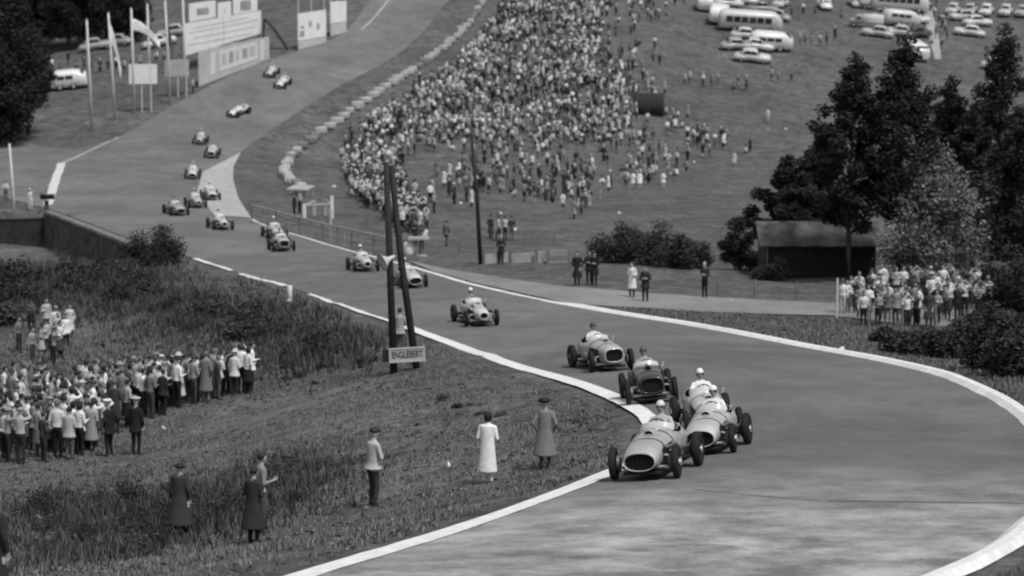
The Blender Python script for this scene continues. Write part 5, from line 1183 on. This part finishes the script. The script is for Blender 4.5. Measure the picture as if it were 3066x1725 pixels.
def build_truck(name):
    root = empty(name); q = MB(); q.rings([sect(*r_, 4) for r_ in ((2.9,.60,.55,1.2),(2.75,.72,.5,1.35),(2.0,.80,.5,1.45),(1.85,.92,.5,1.5))]); q.build('bonnet', M_DARK, root, True)
    q = MB(); q.rings([sect(*r_, 4) for r_ in ((1.85,.92,.5,1.9),(1.7,.95,.5,2.15),(1.2,.96,.5,2.2),(.85,.96,.5,2.18))]); q.build('cab', M_DARK, root, True)
    q = MB(); q.box((-1.1, 0, .95), (3.8, 2.1, .2)); q.build('bed', M_TIMBER, root)
    rr = [[(x_, 1.05*math.cos(t_), 1.06+max(0, 1.35*math.sin(t_)**.6)) for t_ in [math.pi*i/10 for i in range(11)]] for x_ in (.75, -1.1, -2.95)]; q = MB(); q.rings(rr, True, True, 0, False); q.build('canvas_cover', mat("canvas_pale", .5, .9, .1, 2), root, True)
    boxq([(1.80, -.7, 1.5), (1.80, .7, 1.5), (1.72, .7, 2.0), (1.72, -.7, 2.0)], (1, 0, .2), .09).build('windscreen', M_VGLASS, root)
    for s1 in (1, -1): boxq([(1.6, s1*.965, 1.5), (1.6, s1*.965, 2.0), (1.0, s1*.965, 2.0), (1.0, s1*.965, 1.5)], (0, s1, 0), .02).build('window', M_VGLASS, root); q = MB(); q.lathe([(0, .11), (.05, .1)], 10, 'x', (2.86, s1*.55, 1.0)); q.build('headlight', M_CHROME, root)
    add_wheels(root, (2.1, -1.9), .88, .44); return root
PRS = {'sedan': build_sedan('parked_car'), 'coach': build_coach('coach'), 'van': build_coach('van', 5.2, 2.3), 'truck': build_truck('lorry')}
USED = set()
def vehicle(kind, px, py, ang, v, label, group='vehicles parked in the meadow', sc=1.0):
    """ang: heading in degrees, 0 = to the right along the picture, 90 = away"""
    src = PRS[kind]
    if kind in USED: r_ = copy_tree(src)
    else: r_ = src; USED.add(kind)
    p = hit(px, py); h = Vector((math.cos(math.radians(ang)), math.sin(math.radians(ang)), 0)); e = 1.3
    zf, zr = gz(p.x+h.x*e, p.y+h.y*e), gz(p.x-h.x*e, p.y-h.y*e); l = Vector((-h.y, h.x, 0)); zl, zr2 = gz(p.x+l.x*.7, p.y+l.y*.7), gz(p.x-l.x*.7, p.y-l.y*.7)
    X = Vector((h.x, h.y, (zf-zr)/(2*e))).normalized(); Y = Vector((l.x, l.y, (zl-zr2)/1.4)).normalized(); Zv = X.cross(Y).normalized(); Y = Zv.cross(X)
    Mx = Matrix(((X.x, Y.x, Zv.x, p.x), (X.y, Y.y, Zv.y, p.y), (X.z, Y.z, Zv.z, (zf+zr+zl+zr2)/4), (0, 0, 0, 1))) @ Matrix.Scale(sc, 4)
    r_.matrix_world = Mx; tag(r_, label, {'sedan': 'car', 'coach': 'coach', 'van': 'van', 'truck': 'lorry'}[kind], group)
    pm = mat("vehicle_paint_%03d" % round(v*1000), v, .3, .05, 2, spec=.5, coat=.3)
    for c in r_.children:
        n0 = c.name.split('.')[0]
        if n0 in ('body', 'cabin', 'front_fender', 'rear_fender', 'bonnet', 'cab'): c.material_slots[0].link = 'OBJECT'; c.material_slots[0].material = pm
    return r_
vehicle('coach', 2243, 92, 4, .62, 'long pale coach parked broadside behind a smaller van')
vehicle('van', 2305, 150, 8, .75, 'white van parked broadside in front of the long coach', sc=1.05)
vehicle('sedan', 2252, 185, -6, .55, 'pale rounded saloon parked broadside nearest to the spectators', sc=1.08)
vehicle('sedan', 2206, 148, 12, .35, 'grey saloon half hidden behind the pale rounded one')
vehicle('sedan', 2235, 118, 3, .5, 'pale saloon squeezed between coach and van')
vehicle('van', 2150, 66, 80, .80, 'white box van parked end on beside the long coach', sc=1.05)
vehicle('sedan', 2283, 40, 5, .22, 'grey saloon parked broadside above the long coach', sc=1.05)
vehicle('sedan', 2335, 22, 70, .5, 'pale saloon above the long coach, parked end on')
vehicle('sedan', 2468, 26, 92, .72, 'white saloon standing alone in the upper meadow')
vehicle('truck', 2592, 82, 172, .35, 'lorry with pale canvas cover parked in the upper meadow', sc=.8)
vehicle('van', 2695, 78, 10, .62, 'pale van parked broadside by the footpath')
vehicle('sedan', 2740, 72, 20, .62, 'pale saloon tucked against the van by the footpath')
vehicle('sedan', 2690, 108, 175, .45, 'grey saloon below the van by the footpath')
vehicle('sedan', 2745, 112, 30, .06, 'black saloon below the van by the footpath')
vehicle('van', 2742, 175, -80, .75, 'white van seen end on through a gap in the trees', sc=.95)
vehicle('sedan', 2670, 16, 5, .5, 'pale saloon at the head of the footpath')
for i, (x_, y_, v) in enumerate(((2852,42,.5),(2905,44,.4),(2952,44,.62),(3010,46,.55),(3058,48,.4))): vehicle('sedan', x_, y_, 250, v, 'saloon in the end-on row right of the footpath', 'row of saloons right of the footpath')
for i, (x_, y_, a, v) in enumerate(((2880,62,200,.45),(2925,78,15,.6),(2900,108,170,.55),(2985,205,10,.5),(3010,268,165,.6))): vehicle('sedan', x_, y_, a, v, 'pale saloon glimpsed above and between the tree tops', 'saloons among the tree tops')
for i, (x_, y_, a, v) in enumerate(((205,108,190,.5),(290,150,10,.35),(350,140,170,.3),(480,140,15,.55),(520,110,180,.4),(30,190,20,.45))): vehicle('sedan', x_, y_, a, v, 'saloon parked under the trees behind the flagpoles', 'saloons under the trees')
vehicle('van', 198, 268, 6, .78, 'white van parked below the trees beside the first flagpole', None, .95)

for i, (kd, x_, y_, a, v, lb) in enumerate((('sedan',2180,22,10,.55,'pale saloon at the back of the coach group'),('sedan',2225,12,175,.7,'white saloon furthest back in the coach group'),('van',2110,30,85,.7,'white van end on behind the box van'),('sedan',2320,62,160,.3,'grey saloon nosing out behind the long coach'),('sedan',2265,150,5,.62,'white saloon between the white van and the nearest saloon'),
  ('coach',2690,34,6,.6,'pale coach broadside at the head of the footpath'),('sedan',2640,58,15,.12,'dark saloon between lorry and pale van'),('sedan',2560,20,95,.5,'grey saloon above the canvas lorry'),('sedan',2625,110,170,.4,'grey saloon below the canvas lorry'),('truck',2615,28,8,.4,'second canvas lorry near the head of the footpath'))):
    vehicle(kd, x_, y_, a, v, lb, sc=.8 if kd == 'truck' else 1.0)
# ------------------------------------------------------------------ single figures
def face_to(p, q): return math.atan2(q[1]-p[1], q[0]-p[0])
def stand(px, py, deg, h, top, bottom, hat, hv, label, kw, voxel=.019, group=None):
    """deg: facing, 0 = right along the picture, 90 = away from the camera"""
    p = hit(px, py); me = proto("person_single", voxel, fine=True, **kw)
    return person(me, (p.x, p.y, gz(p.x, p.y)-.01), math.radians(deg), h, top, bottom, hat, hv, label=label, group=group)
stand(1460,1447,75,1.62,.78,.70,'long_hair',.012,'woman in a long white coat seen from behind beside the track',dict(arms='front', coat=(.30,.03)))
stand(1632,1404,82,1.64,.19,.10,'wide_beret',.012,'person in a long grey coat and black wide beret seen from behind',dict(arms='pocket', coat=(.36,.09)))
stand(1118,1517,35,1.75,.42,.05,'flat_cap',.02,'man in a pale jacket and dark trousers with folded arms',dict(arms='fold', coat=(.86,.03), headyaw=.2))
stand(760,1628,60,1.58,.035,.03,[('hair',.02),],.02,'person in a long dark coat before the man in a grey pullover',dict(arms='front', coat=(.38,.10)))
stand(782,1596,25,1.72,.22,.08,'hair',.02,'man in a grey pullover standing behind a dark coat',dict(arms=('down','front')))
stand(540,1604,70,1.58,.045,.03,'beret',.02,'stout person in a broad dark coat in the tall weeds',dict(arms='down', coat=(.30,.14)))
stand(-26,1850,70,1.75,.03,.03,'hair',.02,'person in a black coat standing apart beyond the nettle patch',dict(arms='down', coat=(.45,.08)))
stand(328,1367,150,1.75,.02,.02,'officer_cap',.72,'officer in black uniform and white cap with hands on his belt',dict(arms='pocket', coat=(.72,.02)))
stand(408,1362,70,1.76,.02,.02,'officer_cap',.45,'officer in black uniform and grey cap turned to the track',dict(arms='down', coat=(.72,.02)))
stand(1197,1062,70,1.75,.30,.10,'hair',.02,'man in a light jacket standing just behind the paired poles',dict(arms='fold', coat=(.80,.03)))
stand(1728,856,250,1.75,.025,.02,'hair',.02,'dark coated man at the lane edge, first of three',dict(arms='pocket', coat=(.45,.05)))
stand(1764,852,265,1.72,.03,.02,'hair',.02,'dark suited man in the middle of three at the lane edge',dict(arms='fold', coat=(.74,.02)))
stand(1780,856,240,1.74,.02,.02,'flat_cap',.02,'dark coated man on the bush side of three at the lane edge',dict(arms='front', coat=(.60,.03)))
stand(1892,892,240,1.74,.66,.05,'hair',.03,'man in a long white coat at the edge of the side lane',dict(arms='front', coat=(.48,.03)))
stand(1932,905,255,1.72,.03,.02,'hair',.03,'dark suited man next to the white coated one on the lane',dict(arms='fold', coat=(.70,.02)))
stand(2110,893,230,1.78,.045,.02,[('hair',.3)],.3,'slim man in dark clothes standing alone on the lane',dict(arms='front'))
stand(1500,792,270,1.70,.03,.03,'hair',.3,'dark figure standing before the concrete panel wall',dict(arms='front', coat=(.70,.02)))
stand(1336,738,60,1.75,.12,.06,'hair',.02,'man in a grey suit walking across the meadow',dict(arms='down', step=.26, coat=(.80,.02)))
stand(1985,566,250,1.70,.78,.60,'hair',.05,'steward in white, one of two standing close together',dict(arms='front', coat=(.62,.04)), .03)
stand(1915,566,280,1.70,.80,.60,'hair',.05,'steward in white overall next to his twin in the meadow',dict(arms='down', coat=(.55,.05)), .03)
stand(1895,566,260,1.70,.78,.60,'hair',.05,'steward in bright white facing the crowd',dict(arms='front', coat=(.55,.05)), .03)
stand(2298,368,250,1.70,.62,.45,'hair',.05,'figure in white walking alone on the upper meadow',dict(arms='down', step=.15), .03)
stand(2198,500,250,1.65,.52,.40,'hair',.10,'person in pale clothes alone near the grove',dict(arms='down', coat=(.5,.04)), .03)
stand(92,632,260,1.74,.70,.60,'flat_cap',.6,'marshal in white overall leaning at the abutment corner',dict(arms=('wave','front')), .03)
stand(140,638,300,1.74,.55,.03,'hair',.03,'marshal in pale shirt holding a dark flag at the abutment',dict(arms='front'), .03)
stand(18,606,280,1.74,.45,.10,'hair',.03,'marshal in light shirt by the pale pole',dict(arms='fold'), .03)
stand(882,648,200,1.72,.03,.02,'hair',.02,'dark suited man inside the railed pen',dict(arms='fold', coat=(.74,.02)), .03)
stand(898,640,220,1.72,.40,.02,'hair',.02,'man in pale shirt inside the railed pen',dict(arms='front'), .03)
stand(1265,735,235,1.72,.10,.50,'hair',.02,'man with pale trousers by the pedestal desk',dict(arms='front', step=.08), .03)
stand(1245,735,230,1.74,.05,.03,'hair',.02,'dark jacketed man by the pedestal desk',dict(arms='fold', coat=(.8,.02)), .03)
stand(578,280,330,1.74,.40,.04,'hair',.03,'man in a light shirt at the end of the grey hoarding',dict(arms='down'), .03)

p = hit(140, 638); q = MB(); q.rings([[(-.55+.11*k, .05*math.sin(k*.9), z_) for k in range(11)] for z_ in (1.08, 1.28, 1.48)], False, False, 0, False); o = q.build('marshal_flag', mat("black_flag", .015, .9), smooth=True)
so_ = o.modifiers.new('t', 'SOLIDIFY'); so_.thickness = .02; o.location = (p.x+.15, p.y-.42, gz(p.x, p.y)); tag(o, 'black flag held out by the marshal at the abutment', 'flag')
# ------------------------------------------------------------------ crowds
TOPS = [.03, .05, .09, .16, .28, .40, .52, .62, .70, .75]; TW = [2, 2, 2, 2, 3, 4, 4, 4, 4, 3]
BOTS = [.02, .035, .06, .12, .22, .4]; BW = [5, 4, 3, 2, 1, 1]
def scatter(poly_px, n, mind, seed, clump=None):
    P = [(p.x, p.y) for p in W(poly_px)]; r_ = random.Random(seed); xs = [p[0] for p in P]; ys = [p[1] for p in P]; out = []; tries = 0
    while len(out) < n and tries < n*150:
        tries += 1; x, y = r_.uniform(min(xs), max(xs)), r_.uniform(min(ys), max(ys))
        if not bool(inpoly(np.array([x]), np.array([y]), P)[0]): continue
        if clump and float(vnoise(np.array([x+400]), np.array([y+400]), clump, seed)[0])+.5 < .02+r_.random()*.62: continue
        if any((x-a)**2+(y-b)**2 < mind*mind for a, b in out): continue
        out.append((x, y))
    return out
def look(r_, kinds, tw=None):
    k = r_.choice(kinds); top = r_.choices(TOPS, tw or TW)[0]; bot = r_.choices(BOTS, BW)[0]
    if k == 'coat' and r_.random() < .5: top = r_.choice((.03, .05, .09, .16, .28))
    hat = r_.choices(('hair', 'long_hair', 'beret', 'flat_cap', 'brim_hat'), (6, 2 if k != 'coat' else 1, 1, 2, 1))[0]; hv = r_.choice((.018, .02, .03, .05, .25, .5)) if hat not in ('hair', 'long_hair') else r_.choice((.015, .02, .04, .12))
    return k, top, bot, hat, hv
def crowd_person(x, y, ang, r_, kinds, place, group, hmul=1.0):
    k, top, bot, hat, hv = look(r_, kinds)
    art = '%s %s' % (tone(top), GARMENT[k]); lb = '%s spectator in %s %s, %s' % (HATWORD[hat], art, POSEWORD[k], place)
    return person(PROTO[k], (x, y, gz(x, y)-.02), ang, r_.uniform(1.56, 1.82)*hmul, top, bot, hat, hv, label=lb, group=group)
STANDK = ['stand', 'front', 'fold', 'eyes', 'coat', 'skirt', 'jacket', 'jacket', 'front']
r_ = random.Random(11)
# left-hand crowd below the bank
tgt = hit(1300, 1020)
LP = scatter([(-60,1225),(250,1222),(430,1195),(450,1240),(400,1268),(330,1330),(200,1384),(-60,1400)], 122, .39, 21)+scatter([(430,1190),(745,1166),(758,1182),(640,1202),(520,1232),(440,1262)], 54, .40, 22)
for x, y in LP: crowd_person(x, y, face_to((x, y), tgt)+r_.uniform(-.7, .5), r_, STANDK, 'crowd below the bank', 'crowd below the bank')
# people on the steps above it
for x, y in scatter([(40,990),(215,985),(215,1090),(110,1110),(40,1060)], 14, .8, 23): crowd_person(x, y, face_to((x, y), tgt)+r_.uniform(-.6, .6), r_, STANDK, 'path above the crowd', 'people on the path above the crowd')
# fenced crowd by the lane
tgt2 = hit(2200, 1100)
for x, y in scatter([(2512,962),(2600,986),(2780,986),(2965,945),(2990,890),(2850,885),(2620,893),(2512,930)], 72, .62, 24): crowd_person(x, y, face_to((x, y), tgt2)+r_.uniform(-.5, .5), r_, STANDK, 'fenced crowd by the lane', 'fenced crowd by the lane')
# the meadow: loose groups in front
MEADOW = [(1310,530),(1345,535),(1378,532),(1330,560),(1408,560),(1290,585),(1345,590),(1362,612),(1395,605),(1412,620),(1430,515),(1475,520),(1520,480),(1560,500),(1610,590),(1625,585),(1660,560),(1690,600),(1705,590),(1740,640),(1762,630),(1720,655),(1640,500),(1655,505),(1690,490),(1735,510),(1470,715),(1490,720),(1512,718),(1528,722),(1990,480),(2005,500),(2030,498),(2235,460),(2246,455),(2060,430),(2090,425),(2110,420),(2140,440),(2160,425),(2175,430),(1290,610),(1300,640),(1255,655),(1270,640),(1225,680),(1240,700),(2195,270),(2210,268),(2235,270),(2050,255),(2065,250),(2105,262),(2130,260),(2150,258),(2310,245),(2330,250),(2370,250),(2395,138),(2410,140),(2430,142),(2455,140),(2475,138),(2500,120),(2520,55),(2370,55),(2405,45),(2440,40),(1955,195),(1975,200),(1960,150),(1900,180),(1925,250),(1860,300)]
fld = hit(900, 560)
for (px, py) in [q for q in MEADOW if q[1] > 470]:
    p = hit(px+r_.uniform(-4, 4), py); crowd_person(p.x, p.y, face_to(p, fld)+r_.uniform(-1.2, 1.2), r_, ['stand', 'coat', 'coat', 'jacket', 'front', 'fold', 'skirt', 'walk'], 'loose on the meadow', 'spectators standing loose on the meadow')
# hoarding onlookers
for (px, py) in ((612,205),(640,196),(668,186),(700,176),(722,168)):
    p = hit(px, py); crowd_person(p.x, p.y+1.5, 4.9, r_, ['stand', 'front'], 'behind the grey hoarding', 'onlookers behind the grey hoarding')
# the packed meadow crowd, too many and too small to tell apart
def mass(name, pts_list, label, target, kinds, seed):
    r_ = random.Random(seed); V = []; F = []; MI = []; o = 0
    pal = [M_SKIN, M_SHOE, M_HAIR]+[cloth(v) for v in TOPS]+[cloth(v) for v in BOTS]+[cloth(.3)]
    cache = {}
    for k, (me, hc) in PROTO_LOW.items():
        co = np.empty(len(me.vertices)*3); me.vertices.foreach_get('co', co); mi = np.empty(len(me.polygons), np.int32); me.polygons.foreach_get('material_index', mi)
        hb = MB(); hb.ball((-.012, 0, .02), (.112, .098, .122), 8, zlo=-.3); cache[k] = (co.reshape(-1, 3), [tuple(p.vertices) for p in me.polygons], mi, np.array(hb.v)+np.array(hc), hb.f)
    for x, y in pts_list:
        k, top, bot, hat, hv = look(r_, kinds, ([6, 6, 5, 4, 4, 2, 1, 1, 1, 0] if float(vnoise(np.array([x+900]), np.array([y+900]), 3.2, 77)[0]) < -.1 else [1, 2, 2, 4, 5, 6, 5, 4, 3, 2])); co, pf, mi, hv_, hf = cache[k]; a = face_to((x, y), target)+r_.uniform(-.9, .9); s3 = r_.uniform(1.66, 1.9)/1.75; c_, s4 = math.cos(a), math.sin(a); R3 = np.array([[c_, -s4, 0], [s4, c_, 0], [0, 0, 1]])*s3
        allv = np.vstack([co, hv_]) @ R3.T+np.array([x, y, gz(x, y)-.02]); V.append(allv)
        F += [tuple(i+o for i in f) for f in pf]+[tuple(i+o+len(co) for i in f) for f in hf]
        mt = [0, 3+TOPS.index(top), 3+len(TOPS)+BOTS.index(bot), 1, 2]; MI += [mt[i] for i in mi]+[2 if r_.random() < .75 else 3+r_.choice((4, 6, 8))]*len(hf); o += len(allv)
    ob = mesh_obj(name, np.vstack(V), F, pal, None, True, True, MI); tag(ob, label, 'crowd', kind='stuff'); return ob
dense = scatter([(1022,482),(1050,590),(1195,700),(1285,715),(1255,630),(1200,525),(1215,480),(1350,462),(1550,455),(1750,445),(1890,405),(1935,300),(1850,200),(1800,100),(1850,0),(1860,-20),(1555,-20),(1420,150),(1300,245),(1170,325),(1050,415)], 1500, .42, 31, 4.0)+scatter([(1022,482),(1050,590),(1195,700),(1285,715),(1245,640),(1150,540),(1130,470),(1250,390),(1420,260),(1560,120),(1620,-15),(1555,-20),(1420,150),(1300,245),(1170,325),(1050,415)], 500, .40, 33)+scatter([(1350,400),(1500,420),(1850,400),(1900,300),(1800,200),(1780,60),(1820,-15),(1600,-15),(1500,150)], 260, .42, 34, 2.5)
mass('meadow_crowd', dense, 'densely packed spectators covering the meadow slope beside the bales', fld, ['stand', 'front', 'fold', 'eyes', 'coat', 'skirt', 'jacket', 'ground', 'ground'], 41)
sparse = scatter([(1350,560),(1700,640),(1800,600),(2180,440),(2000,300),(1900,100),(2100,0),(2150,-20),(1850,-20),(1800,200),(1880,400),(1700,460),(1400,470)], 270, .5, 32, 3.0)
sparse += [tuple(hit(2790+random.uniform(-6, 46), y_)[:2]) for y_ in range(-5, 150, 8)]+[tuple(hit(x_, random.uniform(190, 225))[:2]) for x_ in range(60, 560, 24)]
sparse += [tuple(hit(*q)[:2]) for q in MEADOW if q[1] <= 470]
mass('scattered_crowd', sparse, 'scattered sitting and standing spectators thinning out over the meadow', fld, ['stand', 'front', 'coat', 'jacket', 'ground', 'walk', 'skirt'], 42)
